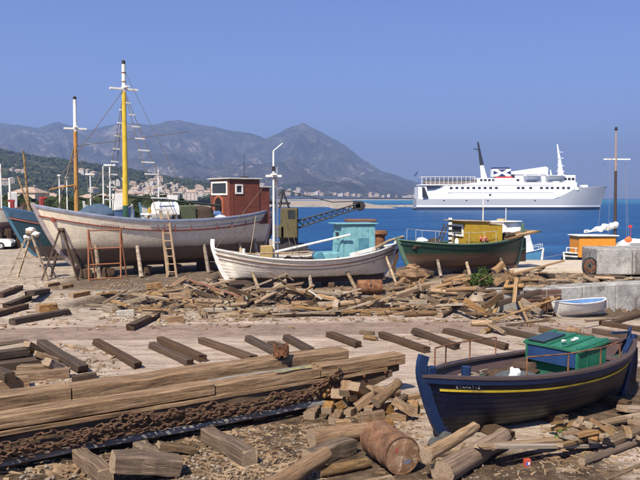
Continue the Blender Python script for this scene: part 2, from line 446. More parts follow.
def end_profile(H, bow, ext, curl=0.0, n=14):
    u = 1 if bow else 0
    pts = [H.pt(u, v, 1) for v in [.0, .02, .05] + [.1 + .9 * i / n for i in range(n + 1)]]
    for p in pts: p.y = 0
    d = (pts[-1] - pts[-3]).normalized()
    sgn = 1 if bow else -1
    for i in range(1, 4): pts.append(pts[-1] + Vector((d.x * (1 - curl * i * .5), 0, 1)).normalized() * ext / 3)
    return pts
def keel_mesh(H, wd, ht):
    mb = MB(); x0 = H.pt(0, 0).x; x1 = H.pt(1, 0).x
    mb.box(((x0 + x1) / 2, 0, H.zk - ht / 2 + .02), (x1 - x0 + .1, wd, ht)); return mb
def rudder_mesh(H, wd=.05, ln=.45, z0=.1, z1=.85):
    mb = MB(); p = end_profile(H, False, .05)
    M = Matrix.Rotation(PI / 2, 4, 'X')
    lo, hi = H.pt(0, z0), H.pt(0, z1)
    poly = [(lo.x - .03, lo.z), (hi.x - .03, hi.z), (hi.x - .18, hi.z), (hi.x - .2, lerp(lo.z, hi.z, .6)), (lo.x - ln, lerp(lo.z, hi.z, .3)), (lo.x - ln, lo.z)]
    mb.prism(poly, -wd / 2, wd / 2, M); return mb
def base_boat(root, H, paintm, deckm, capm, postm, planks=0, drop=.3, capw=.12, caph=.05, wide=.14, ext=.35, sext=.2, curl=.3, inner=None, keelm=None, rud=True):
    hull_mesh(H, planks).build('hull', paintm, root, angle=50 if not planks else 30)
    deck_mesh(H, drop).build('deck', deckm, root)
    bulwark_mesh(H, drop).build('bulwark', inner or capm, root)
    cap_mesh(H, capw, caph).build('cap_rail', capm, root)
    sweep_xz(end_profile(H, True, ext, curl), wide, .08, .09).build('stem_post', postm, root)
    sweep_xz(end_profile(H, False, sext, 0), wide, .08, -.0).build('stern_post', postm, root) if False else None
    pts = end_profile(H, False, sext, 0); pts.reverse(); sweep_xz(pts, wide, .08, .07).build('stern_post', postm, root)
    keel_mesh(H, wide, .2).build('keel', keelm or paintm, root)
    if rud: rudder_mesh(H).build('rudder', keelm or paintm, root)
STROKES = {'A': [(0, 0, .5, 1), (.5, 1, 1, 0), (.22, .4, .78, .4)], 'T': [(0, 1, 1, 1), (.5, 1, .5, 0)], 'S': [(1, 1, 0, 1), (0, 1, .6, .5), (.6, .5, 0, 0), (0, 0, 1, 0)],
  'M': [(0, 0, 0, 1), (0, 1, .5, .4), (.5, .4, 1, 1), (1, 1, 1, 0)], 'I': [(.5, 0, .5, 1)], 'P': [(0, 0, 0, 1), (0, 1, 1, 1), (1, 1, 1, 0)], 'N': [(0, 0, 0, 1), (0, 1, 1, 0), (1, 0, 1, 1)],
  'H': [(0, 0, 0, 1), (1, 0, 1, 1), (0, .5, 1, .5)], 'G': [(0, 0, 0, 1), (0, 1, 1, 1)], 'O': [(0, 0, 0, 1), (0, 1, 1, 1), (1, 1, 1, 0), (1, 0, 0, 0)], 'R': [(0, 0, 0, 1), (0, 1, 1, 1), (1, 1, 1, .5), (1, .5, 0, .5)], 'E': [(0, 0, 0, 1), (0, 1, 1, 1), (0, .5, .8, .5), (0, 0, 1, 0)]}
def hull_letters(root, mat, H, text, u0, u1, vlo, vhi, t, sd=1, off=.014):
    n = len(text)
    def q(fx, fz): return H.pt(lerp(u0, u1, fx), lerp(vlo, vhi, fz), sd, off)
    for i, ch in enumerate(text):
        mb = MB()
        for (x0, y0, x1, y1) in STROKES.get(ch, []):
            a = q((i + x0 * .68) / n, y0); b = q((i + x1 * .68) / n, y1)
            mb.bar(a, b, t, .004, up=Vector((0, sd, .2)))
        mb.build('letter', mat, root, smooth=False)
def shore(name, parent, top, base, r=.09, mat=None, label=None): pass
def window_panel(parent, c, d, M, frame_m, name='window', fr=.05, depth=.04):
    """framed pane on a wall: c centre, d=(width,height), M orientation with local x along wall, z up, -y out"""
    f = MB(); wd, ht = d
    Mt = Matrix.Translation(c) @ M
    for (cx, cz, sx, sz) in ((0, ht / 2 - fr / 2, wd, fr), (0, -ht / 2 + fr / 2, wd, fr), (-wd / 2 + fr / 2, 0, fr, ht - 2 * fr), (wd / 2 - fr / 2, 0, fr, ht - 2 * fr)):
        f.box(Mt @ Vector((cx, -depth / 2, cz)), (sx, depth, sz), M=M)
    o = f.build(name, frame_m, parent, smooth=False)
    g = MB(); g.box(Mt @ Vector((0, -.008, 0)), (wd - 2 * fr, .016, ht - 2 * fr), M=M); g.build('pane', GLASS(), o, smooth=False)
    return o
RX = lambda a: Matrix.Rotation(a, 4, 'X'); RY = lambda a: Matrix.Rotation(a, 4, 'Y'); RZ = lambda a: Matrix.Rotation(a, 4, 'Z')
def rail(parent, pts, h, mat, r=.014, name='railing'):
    mb = MB(); tops = [Vector(p) + Vector((0, 0, h)) for p in pts]
    mb.tube(tops, r, 6)
    o = mb.build(name, mat, parent)
    for p in pts: ptube('stanchion', mat, o, [p, Vector(p) + Vector((0, 0, h))], r, 6)
    return o
def shrouds(parent, top, feet, mat, stepm, nstep, r=.02, z0=.1, z1=.75):
    """two stays with wooden ratline steps between them"""
    mb = MB(); A, B = Vector(feet[0]), Vector(feet[1]); top = Vector(top)
    mb.tube([A, top], r, 5); mb.tube([B, top], r, 5); o = mb.build('shroud', mat, parent)
    for i in range(nstep):
        t = lerp(z0, z1, i / (nstep - 1))
        a, b = A.lerp(top, t), B.lerp(top, t); d = (b - a).normalized() * .06
        s = MB(); s.bar(a - d, b + d, .05, .075); s.build('step', stepm, o)
    return o

def boards(parent, mat, x0, x1, z0, z1, y, n):
    a, b = min(x0, x1), max(x0, x1); w_ = (b - a) / n
    for i in range(n): pbox('board', mat, parent, (a + w_ * (i + .5), y + .006, (z0 + z1) / 2), (w_ - .014, .013 + .004 * (i % 2), z1 - z0))
# ---- blue caique in the foreground
BLUE = paint('boat_blue', (.010, .026, .08), .5, var=.3, grime=(.02, .035, .08)); NAVY_D = paint('rail_brown', (.075, .05, .045), .6)
GREEN = paint('boat_green', (.018, .13, .075), .5, var=.25, grime=(.02, .085, .055)); YELLOW = paint('stripe_yellow', (.70, .50, .04), .6, var=.15, grime=(.22, .17, .06))
def near_boat():
    th = math.radians(37); bowp = PY(420, 374, 12.2)
    L = 6.4; c = Vector((bowp.x + L / 2 * math.cos(th), bowp.y + L / 2 * math.sin(th), 0.0))
    root = thing('fishing_boat', 'dark blue wooden fishing boat with yellow stripe and green cabin on the slipway', 'boat', c, group=None)
    root.rotation_euler = (0, math.radians(-1.6), PI + th); root.location.z = -.03
    H = Hull(L, 1.84, .98, zk=.0, bow=.12, stern=.18, krb=.79, krs=.86, k0=.34, k1=.8, p=2.5, bend=.6)
    hp = hullpaint('navy_hull', (.003, .006, .022), (.006, .006, .008), .36, dirt=(.018, .021, .036), damt=.35, rough=.4)
    base_boat(root, H, hp, paint('deck_green', (.016, .10, .06), .7, grime=(.05, .06, .045)), NAVY_D, BLUE, planks=11, drop=.27, capw=.15, caph=.045, wide=.13, ext=.36, sext=.12, curl=1.3, inner=paint('inner_purple', (.10, .062, .062), .7))
    strip_mesh(H, 0, 0, .03, absz=(.10, .0)).build('rubbing_strake', BLUE, root)
    strip_mesh(H, 0, 0, .018, absz=(.235, .20), u0=.02, u1=.965).build('painted_stripe', YELLOW, root)
    hull_letters(root, paint('letter_faded', (.30, .30, .32), .7), H, 'STAMATIS', .925, .862, .845, .885, .008)
    # notched step behind the stem head
    def step(mb): mb.box((L / 2 - .2, 0, H.zs(1) + .06), (.2, .12, .18), ch=.02)
    part('stem_knee', BLUE, root, step)
    zd = lambda a: H.zs(a) - .27
    def bollard(mb): mb.tube([(2.25, .12, zd(.7)), (2.25, .12, zd(.7) + .42)], [.075, .085], 10)
    part('bollard', BLUE, root, bollard)
    # cabin
    cx0, cx1, cw = -1.2, -.32, .6; zb = zd(0) - .03
    gm = GREEN
    def cabin(mb):
        # side profile in xz, extruded in y : roof rises aft, hollow lower front
        poly = [(cx0, zb), (cx1 - .16, zb), (cx1 - .16, zb + .26), (cx1, zb + .26), (cx1, zb + .58), (cx0, zb + .70)]
        mb.prism(poly, -cw, cw, RX(PI / 2))
    cab = part('cabin', gm, root, cabin, smooth=False)
    pbox('front_panel', paint('panel_blue', (.018, .048, .135), .5, grime=(.012, .03, .08)), cab, (cx1 + .012, .0, zb + .415), (.022, 2 * cw - .1, .29))
    for sy in (cw - .03, -cw + .03): pbox('corner_board', gm, cab, (cx1 + .02, sy, zb + .415), (.04, .05, .32))
    sl = math.atan2(.12, cx1 - cx0)
    Mr = RY(sl)
    mid = Vector(((cx0 + cx1) / 2, 0, zb + .66))
    def roof(mb): mb.box(mid, (cx1 - cx0 + .12, 2 * cw + .1, .045), M=Mr)
    rf = part('roof', paint('roof_green', (.03, .16, .095), .6, grime=(.05, .10, .07)), root, roof)
    for y in (-.58, -.1, .28, .58):
        def slat(mb, y=y): mb.box(mid + Vector((0, y, .035)), (cx1 - cx0 + .06, .09, .03), M=Mr)
        part('batten', gm, rf, slat)
    def hatch(mb): mb.box(mid + Vector((.12, -.36, .045)), (.7, .38, .03), M=Mr)
    part('skylight', paint('skylight', (.03, .05, .055), .25), rf, hatch)
    for i, (x, y) in enumerate(((.3, .15), (.1, .22), (-.15, .12))):
        def rag(mb, x=x, y=y): blob(mb, mid + Vector((x, y, .06)), (.07, .045, .025), 5 + i)
        part('rag', WHITE(), rf, rag)
    # door line on the near side
    pbox('side_batten', gm, cab, (cx0 + .62, cw + .008, zb + .30), (.03, .016, .52))
    # fore hatch, engine cover
    def cover(mb):
        rows = []
        for i in range(9):
            a = i / 8; x = .35 + .95 * a
            rows.append([Vector((x, .18 + .58 * math.cos(PI * k / 8) * math.sin(PI * (.12 + .76 * a)), zd(0) + .03 + .22 * math.sin(PI * k / 8) * math.sin(PI * (.1 + .8 * a)))) for k in range(9)])
        mb.grid(rows)
    part('net_heap', surf('net_rust', [(.05, .03, .02), (.14, .085, .055)], 14, rough=1, bmp=.8), root, lambda mb: (blob(mb, (.1, -.35, zd(0) + .08), (.36, .24, .16), 3, (16, 10), .5), blob(mb, (.75, -.4, zd(.2) + .05), (.3, .2, .12), 7, (14, 9), .5)))
    part('net_cover', surf('net_dark', [(.06, .07, .075), (.13, .14, .14)], 10, rough=.95, bmp=.5), root, cover)
    # rusty rails
    rr = RUST()
    def railpts(sd, us): 
        return [H.pt(u, 1, sd) + Vector((0, -sd * .07, .045)) for u in us]
    rail(root, railpts(-1, (.9, .82, .68, .55)), .36, rr)
    rail(root, railpts(1, (.72, .56, .40, .27)), .32, rr)
    # stern: thwarts, oar, tiller post
    for x, zz in ((-1.55, -.02), (-2.1, .02)): pbox('thwart', paint('inner_purple', (.10, .062, .062), .7), root, (x, 0, zd(-.6) + .1 + zz), (.24, 1.35 + (x + 1.5) * .8, .04))
    def well(mb): mb.lathe([(.30, 0), (.30, .02), (.26, .03)], 20, Matrix.Translation((-1.83, .1, zd(-.6) + .045)))
    part('hatch_lid', STEEL_DK(), root, well)
    part('oar', WHITE(), root, lambda mb: (mb.tube([(-1.0, -.55, zd(0) + .25), (-2.4, -.45, zd(-.8) + .3)], .025, 6), mb.box((-2.5, -.44, zd(-.8) + .31), (.5, .13, .03), ch=.01)))
    part('tiller', BLUE, root, lambda mb: (mb.tube([(-2.97, 0, H.zs(-1) - .1), (-3.05, 0, H.zs(-1) + .3)], [.045, .035], 8), mb.bar((-3.03, 0, H.zs(-1) + .18), (-2.2, .1, H.zs(-1) + .24), .045, .05)))
    part('quarter_rail', BLUE, root, lambda mb: [mb.bar(H.pt(.06, 1, s) + Vector((0, -s * .1, .09)), H.pt(.2, 1, s) + Vector((0, -s * .1, .07)), .09, .09) for s in (1,)])
    # props
    global NEAR_H, NEAR_ROOT
    NEAR_H, NEAR_ROOT = H, root
    return root
def blob(mb, c, r, seed=0, n=(7, 5), amp=.25):
    rows = []; c = Vector(c)
    for j in range(n[1] + 1):
        th = PI * j / n[1]; row = []
        for i in range(n[0]):
            ph = 2 * PI * i / n[0]; d = Vector((math.sin(th) * math.cos(ph), math.sin(th) * math.sin(ph), math.cos(th)))
            k = 1 + amp * noise.noise(d * 1.7 + Vector((seed * 3.1, seed, 0)))
            row.append(c + Vector((d.x * r[0], d.y * r[1], d.z * r[2])) * 1 * k if False else c + Vector((d.x * r[0] * k, d.y * r[1] * k, d.z * r[2] * k)))
        rows.append(row)
    mb.grid(rows, closed=True)
near_boat()
def near_sack():
    H, root = NEAR_H, NEAR_ROOT
    Mw = Matrix.LocRotScale(root.location, root.rotation_euler, None)
    def put(name, lab, loc, parts):
        t = thing(name, lab, 'sack', Mw @ Vector(loc), PI + math.radians(37))
        for i, (c, r) in enumerate(parts): part('bundle', WHITE(), t, lambda mb: blob(mb, c, r, i + 2, (12, 9), .5))
    put('white_sack', 'crumpled white sack lying on the fore deck of the dark blue boat', (1.5, .42, H.zs(.5) - .23), [((0, 0, .05), (.3, .1, .07)), ((.25, .05, .04), (.16, .09, .06))])
    put('white_sack', 'white sack standing upright on the green deck of the dark blue boat', (1.05, .2, H.zs(.3) - .23), [((0, 0, .12), (.11, .1, .17)), ((-.15, .1, .05), (.14, .08, .08))])
near_sack()

# ---- big white caique
def boat_frame(px0, py0, Y0, px1, py1, Y1):
    a = PY(px0, py0, Y0); b = PY(px1, py1, Y1)
    c = (a + b) / 2; d = a - b; return Vector((c.x, c.y, 0)), math.atan2(d.y, d.x), math.hypot(d.x, d.y)
def mast(parent, base, h, r0, r1, cols, name='mast', cross=None, crossm=None):
    """cols: list of (fraction from, fraction to, material)"""
    base = Vector(base); first = None
    for f0, f1, m in cols:
        o = ptube(name if first is None else 'mast_section', m, first or parent, [base + Vector((0, 0, h * f0)), base + Vector((0, 0, h * f1))], [lerp(r0, r1, f0), lerp(r0, r1, f1)], 10)
        first = first or o
    if cross:
        for (f, wd) in cross:
            pbox('crosstree', crossm, first, base + Vector((0, 0, h * f)), (wd, .22, .10), rz=0)
            pbox('crosstree', crossm, first, base + Vector((0, 0, h * f + .08)), (.16, wd * .8, .08), rz=0)
    return first
def big_boat():
    c, rz, L = boat_frame(33, 205, 37.2, 273, 208, 45.4)
    root = thing('fishing_boat', 'large white fishing boat with tall yellow mast and red-brown wheelhouse, hauled ashore', 'boat', c)
    root.rotation_euler = (0, 0, rz); root.location.z = zg(c.x, c.y)
    H = Hull(L, 3.9, 2.88, zk=.62, bow=.85, stern=.6, krb=.70, krs=.86, k0=.3, k1=.8, p=2.6, bend=.62, ps=4.6)
    hp = hullpaint('big_white_hull', (.84, .74, .57), (.17, .12, .085), 1.5, dirt=(.42, .30, .17), damt=.5, soft=.05, band=((.36, .29, .2), .4))
    trim = paint('trim_bluegrey', (.30, .33, .42), .6)
    base_boat(root, H, hp, W_GREY(), trim, paint('stem_pink', (.42, .34, .32), .6), planks=0, drop=.45, capw=.2, caph=.07, wide=.2, ext=.12, sext=.1, curl=.8, keelm=paint('bottom_brown', (.09, .06, .045), .8), inner=WHITE())
    redm = paint('red_line', (.28, .075, .05), .6)
    strip_mesh(H, 0, 0, .05, absz=(.56, .50)).build('red_strake', redm, root)
    strip_mesh(H, 0, 0, .04, absz=(.10, .0)).build('rubbing_strake', trim, root)
    strip_mesh(H, 0, 0, .03, absz=(.36, .31), u0=.02, u1=.62).build('grey_strake', paint('strake_grey', (.33, .34, .37), .7), root)
    hull_letters(root, paint('letter_grey', (.16, .15, .14), .7), H, 'ANASTASIA', .80, .715, .815, .84, .014)
    # scuppers: rust-stained slots along the bulwark
    for u in (.2, .27, .34, .45, .52, .565, .59): 
        p = H.pt(u, .86, 1, .012); pbox('scupper_stain', redm, root, p + Vector((0, 0, -.05)), (.05, .02, .42))
    p = H.pt(.955, .80, 1, .02)
    part('hawse_pipe', redm, root, lambda mb: mb.lathe([(.14, 0), (.15, .03), (.07, .05)], 12, Matrix.Translation(p) @ RX(-PI / 2) @ RX(.25)))
    zd = lambda a: H.zs(a) - .45
    sc_ = L / 240.0
    X = lambda px: (153 - px) * sc_
    # red bow post
    red = paint('post_red', (.30, .045, .04), .55)
    part('bow_post', red, root, lambda mb: (mb.box((L / 2 - .42, 0, H.zs(.9) + .22), (.22, .2, .6), ch=.04), mb.box((L / 2 - .5, 0, H.zs(.9) + .5), (.36, .16, .13), ch=.04)))
    # masts
    yel = paint('mast_yellow', (.62, .42, .04), .5); wh = WHITE(); gr = paint('mast_green', (.03, .09, .06), .5)
    mb_ = Vector((X(114.5), 0, zd(.2)))
    m1 = mast(root, mb_, 8.65, .16, .10, [(.0, .14, gr), (.14, .835, yel), (.835, 1, wh)], cross=[(.85, 1.5)], crossm=wh)
    for f in (.89, .945): part('mast_band', RUST(), m1, lambda mb: mb.tube([mb_ + Vector((0, 0, 8.65 * f)), mb_ + Vector((0, 0, 8.65 * f + .06))], .118, 10))
    part('masthead_light', STEEL_DK(), m1, lambda mb: mb.lathe([(.05, 0), (.1, .04), (.1, .16), (.04, .22)], 10, Matrix.Translation(mb_ + Vector((0, 0, 8.65)))))
    top = mb_ + Vector((0, 0, 8.65 * .845))
    wire = surf('rigging', [(.12, .09, .07), (.2, .16, .12)], 10, rough=.8, bmp=0)
    shrouds(root, top, [(X(133), 1.75, H.zs(.2)), (X(151), 1.7, H.zs(.1))], wire, wh, 10, z0=.08, z1=.9)
    shrouds(root, top, [(X(113), -1.75, H.zs(.3)), (X(104), -1.7, H.zs(.35))], wire, wh, 8, z0=.15, z1=.85)
    part('forestay', wire, root, lambda mb: mb.tube([top, (L / 2 - .3, 0, H.zs(1))], .018, 5))
    part('backstay', wire, root, lambda mb: mb.tube([mb_ + Vector((0, 0, 8.4)), (X(175), 1.2, H.zs(0) + .1)], .012, 5))
    # boom, dark, sloping aft
    part('boom', paint('boom_green', (.035, .05, .035), .6), root, lambda mb: mb.tube([mb_ + Vector((-.1, 0, 1.7)), (X(215), .3, H.zs(-.4) + .62)], [.09, .06], 8))
    # winch / white deck drum cover on a table
    part('deck_table', wh, root, lambda mb: (mb.box((X(145), .4, zd(0) + .78), (1.75, 1.2, .08)), [mb.box((X(145) + s * .75, .4 + t * .5, zd(0) + .39), (.08, .08, .78)) for s in (1, -1) for t in (1, -1)]))
    def dome(mb):
        rows = [[Vector((X(150) + .62 * s, .4 + .52 * math.cos(PI * k / 10), zd(0) + .82 + .62 * math.sin(PI * k / 10) ** .8)) for k in range(11)] for s in (-1, -.95, .95, 1)]
        mb.grid(rows); mb.f += [tuple(range(11)), tuple(range(33, 44))]; mb.m += [0, 0]
    part('engine_hood', wh, root, dome)
    part('ochre_post', paint('ochre', (.40, .25, .04), .6), root, lambda mb: mb.lathe([(.12, 0), (.14, .4), (.08, .8), (.11, .95), (.05, 1.15)], 12, Matrix.Translation((X(134), .5, zd(0)))))
    part('deck_locker', paint('locker_green', (.10, .115, .06), .7), root, lambda mb: mb.box((X(170), .3, zd(0) + .62), (1.0, 1.1, 1.24), ch=.06))
    part('net_bundle', surf('net_brown', [(.035, .025, .018), (.10, .07, .045)], 14, rough=1, bmp=.8), root, lambda mb: blob(mb, (X(187), .35, zd(0) + .55), (.85, .6, .62), 3, (16, 12), .35))
    part('tarpaulin', paint('tarp_blue', (.09, .17, .36), .6), root, lambda mb: blob(mb, (X(203), .2, zd(-.2) + .55), (.55, .6, .35), 9, (16, 12), .4))
    part('white_bundle', wh, root, lambda mb: blob(mb, (X(205), .75, zd(-.2) + .5), (.35, .25, .14), 5, (14, 10), .6))
    part('fore_tarpaulin', paint('tarp_slate', (.055, .09, .14), .7), root, lambda mb: blob(mb, (X(88), .1, zd(.5) + .42), (.95, .9, .62), 11, (18, 12), .35))
    # wheelhouse
    wm = paint('wheelhouse_red', (.17, .05, .03), .5, grime=(.12, .04, .03)); zf = zd(-.5)
    x0, x1, x2 = X(211), X(245), X(257); hw = 1.15; h1 = 2.55; h2 = 2.1
    wh_ = part('wheelhouse', wm, root, lambda mb: mb.box(((x0 + x1) / 2, 0, zf + h1 / 2), (x0 - x1, 2 * hw, h1)), smooth=False)
    part('after_house', wm, wh_, lambda mb: mb.box(((x1 + x2) / 2 - .005, 0, zf + h2 / 2), (x1 - x2, 2 * hw - .1, h2)), smooth=False)
    part('roof', surf('roof_grey', [(.35, .33, .3), (.55, .53, .49)], 3), wh_, lambda mb: (mb.box(((x0 + x1) / 2, 0, zf + h1 + .045), (x0 - x1 + .3, 2 * hw + .28, .09), ch=.03)))
    part('after_roof', surf('roof_grey', []), wh_, lambda mb: (mb.box(((x1 + x2) / 2 - .08, 0, zf + h2 + .035), (x1 - x2 + .1, 2 * hw + .1, .07), ch=.02)))
    Mf = RZ(PI / 2)
    window_panel(wh_, (x0 + .0, 0, zf + 2.05), (1.9, .78), Mf, wh, fr=.1, depth=.05)
    def arch(mb):
        pts = [(-.42, 0), (.42, 0), (.42, .75)] + [(.42 * math.cos(PI * k / 8), .75 + .35 * math.sin(PI * k / 8)) for k in range(1, 8)] + [(-.42, .75)]
        mb.prism(pts, 0, .03, Matrix.Translation((x0 + .001, -.1, zf + .42)) @ RZ(PI / 2) @ RX(PI / 2))
    part('doorway', paint('dark_opening', (.012, .01, .01), .9), wh_, arch)
    def archf(mb):
        i_ = [(.42 * math.cos(PI * k / 10), .75 + .35 * math.sin(PI * k / 10)) for k in range(11)]; o_ = [(.56 * math.cos(PI * k / 10), .75 + .5 * math.sin(PI * k / 10)) for k in range(11)]
        i_ = [(.42, 0)] + i_ + [(-.42, 0)]; o_ = [(.56, 0)] + o_ + [(-.56, 0)]
        Mx = Matrix.Translation((x0, -.1, zf + .42)) @ RZ(PI / 2) @ RX(PI / 2)
        mb.grid([[Mx @ Vector((p[0], p[1], z)) for p in q] for q, z in ((i_, 0), (i_, .05), (o_, .05), (o_, 0))])
    part('door_frame', paint('door_orange', (.36, .11, .05), .5), wh_, archf)
    window_panel(wh_, (X(221.5), hw + .013, zf + 2.0), (.5, .55), RZ(PI), wh, fr=.09, depth=.05)
    boards(wh_, wm, X(213), X(244), zf + .05, zf + h1 - .06, hw, 9)
    pbox('side_moulding', wm, wh_, (X(215), hw + .015, zf + 1.05), (.07, .03, 2.1))
    pbox('side_rail', wm, wh_, (X(236), hw + .012, zf + 1.0), (.9, .024, .06))
    part('antenna', STEEL_DK(), wh_, lambda mb: (mb.tube([(X(239), 0, zf + h1), (X(239), 0, zf + h1 + 1.5)], .018, 6), mb.box((X(239), 0, zf + h1 + .15), (.5, .3, .12), ch=.03)))
    # stern rail and rope to ground
    part('mooring_rope', ROPE(), root, lambda mb: mb.tube([(X(236), 1.6, H.zs(-.6)), (X(226), 2.2, 1.8), (X(215), 3.0, 1.0), (X(208), 3.6, .15)], .025, 6))
    # shores holding the hull up
    for px, k in ((70, 1), (139, 1), (183, 1), (227, 1), (250, 1), (110, 1)):
        x = X(px); a = max(-.98, min(.98, x / (L / 2))); u = (a + 1) / 2
        p = H.pt(u, .36, 1)
        t = tag(ptube('hull_prop', W_GREY(), None, [root.matrix_basis @ Vector((p.x, p.y + .55, .0)), root.matrix_basis @ (p + Vector((0, .03, .1)))], [.11, .09], 7),
                {70: 'timber prop under the bow of the large white boat', 110: 'timber prop seen through the orange steel frame', 139: 'pale prop below the yellow mast of the large white boat', 183: 'prop just right of the ladder on the large white boat', 227: 'prop under the wheelhouse of the large white boat', 250: 'aftermost prop under the large white boat'}[px], 'prop', 'props under the large white boat')
    for i, px in enumerate((75, 95, 130, 160, 195, 230)):
        x = X(px); q = root.matrix_basis @ Vector((x, 0, .21))
        b = MB(); b.box((0, 0, 0), (.4, 1.6, .46), ch=.03)
        o = tag(b.build('keel_block', W_DARK(), None), ['keel block at the bow end under the large white boat', 'second keel block from the bow under the large white boat', 'third keel block from the bow under the large white boat', 'keel block beside the ladder foot under the large white boat', 'second keel block from the stern under the large white boat', 'keel block at the stern end under the large white boat'][i], 'block', 'keel blocks under the large white boat')
        o.location = q; o.rotation_euler.z = rz
    return root, H
BIG, BIGH = big_boat()

# ---- dark teal boat behind it, at the left edge
def teal_boat():
    c, rz, L = boat_frame(4, 212, 43.5, 235, 214, 50)
    root = thing('fishing_boat', 'dark teal fishing boat with blue rail behind the large white boat', 'boat', c, rz)
    root.location.z = zg(c.x, c.y)
    H = Hull(L, 3.6, 2.7, zk=.55, bow=.85, stern=.5, krb=.70, krs=.86, k0=.3, k1=.85)
    hp = hullpaint('teal_hull', (.018, .05, .07), (.07, .05, .04), 1.25, dirt=(.05, .06, .06), damt=.3)
    bl = paint('rail_skyblue', (.035, .11, .23), .5)
    base_boat(root, H, hp, W_GREY(), bl, paint('stem_teal', (.06, .15, .22), .5), drop=.4, capw=.2, caph=.08, wide=.18, ext=.1, keelm=hp, inner=bl)
    strip_mesh(H, 0, 0, .03, absz=(.50, .0)).build('painted_band', paint('band_blue', (.045, .095, .16), .5), root)
    strip_mesh(H, 0, 0, .05, absz=(.62, .54)).build('red_strake', paint('teal_red', (.34, .12, .09), .6), root)
    red = paint('post_red', (.30, .045, .04), .55)
    X = lambda px: (119.5 - px) * L / 231.0
    part('bow_post', red, root, lambda mb: (mb.box((L / 2 - .45, 0, H.zs(.9) + .25), (.24, .2, .65), ch=.04), mb.box((L / 2 - .4, 0, H.zs(.9) + .56), (.4, .16, .14), ch=.03)))
    zd = H.D - .4
    org = paint('mast_orange', (.46, .22, .05), .55); wh = WHITE()
    b = Vector((X(70), 0, zd)); hh = 7.7
    m1 = mast(root, b, hh, .15, .10, [(0, .755, org), (.755, 1, wh)], cross=[(.775, 1.3)], crossm=wh)
    part('truck', STEEL_DK(), m1, lambda mb: mb.lathe([(.05, 0), (.11, .05), (.11, .14), (.04, .2)], 8, Matrix.Translation(b + Vector((0, 0, hh)))))
    wire = surf('rigging', [])
    part('forestay', wire, root, lambda mb: mb.tube([b + Vector((0, 0, hh * .68)), (X(52), .2, H.zs(.6) + .3)], .05, 6))
    part('backstay', wire, root, lambda mb: mb.tube([b + Vector((0, 0, hh * .64)), (X(185), 0, H.zs(-.4) + 5.6)], .02, 5))
    part('shroud', wire, root, lambda mb: [mb.tube([b + Vector((0, 0, hh * .66)), (X(p), y, H.zs(.2))], .016, 5) for p, y in ((66, 1.6), (86, 1.6), (60, -1.6))])
    part('gaff', org, root, lambda mb: mb.tube([b + Vector((.1, .2, 2.6)), b + Vector((1.6, .4, 2.3))], .05, 6))
    for px, py0, py1, lean in ((23, 150, 208, .12), (20, 176, 205, .5)):
        q = PY(px, py0, 43.5)
        part('spar', W_TAN(), root, lambda mb: mb.tube([(X(px) - .1 - lean, 0, H.zs(.7) - .3), (X(px) + lean * .4, 0, q.z)], [.08, .05], 7))
    part('white_pole', wh, root, lambda mb: mb.tube([(X(10), -.4, H.zs(.9) - .4), (X(10), -.4, H.zs(.9) + 1.9)], .06, 7))
teal_boat()

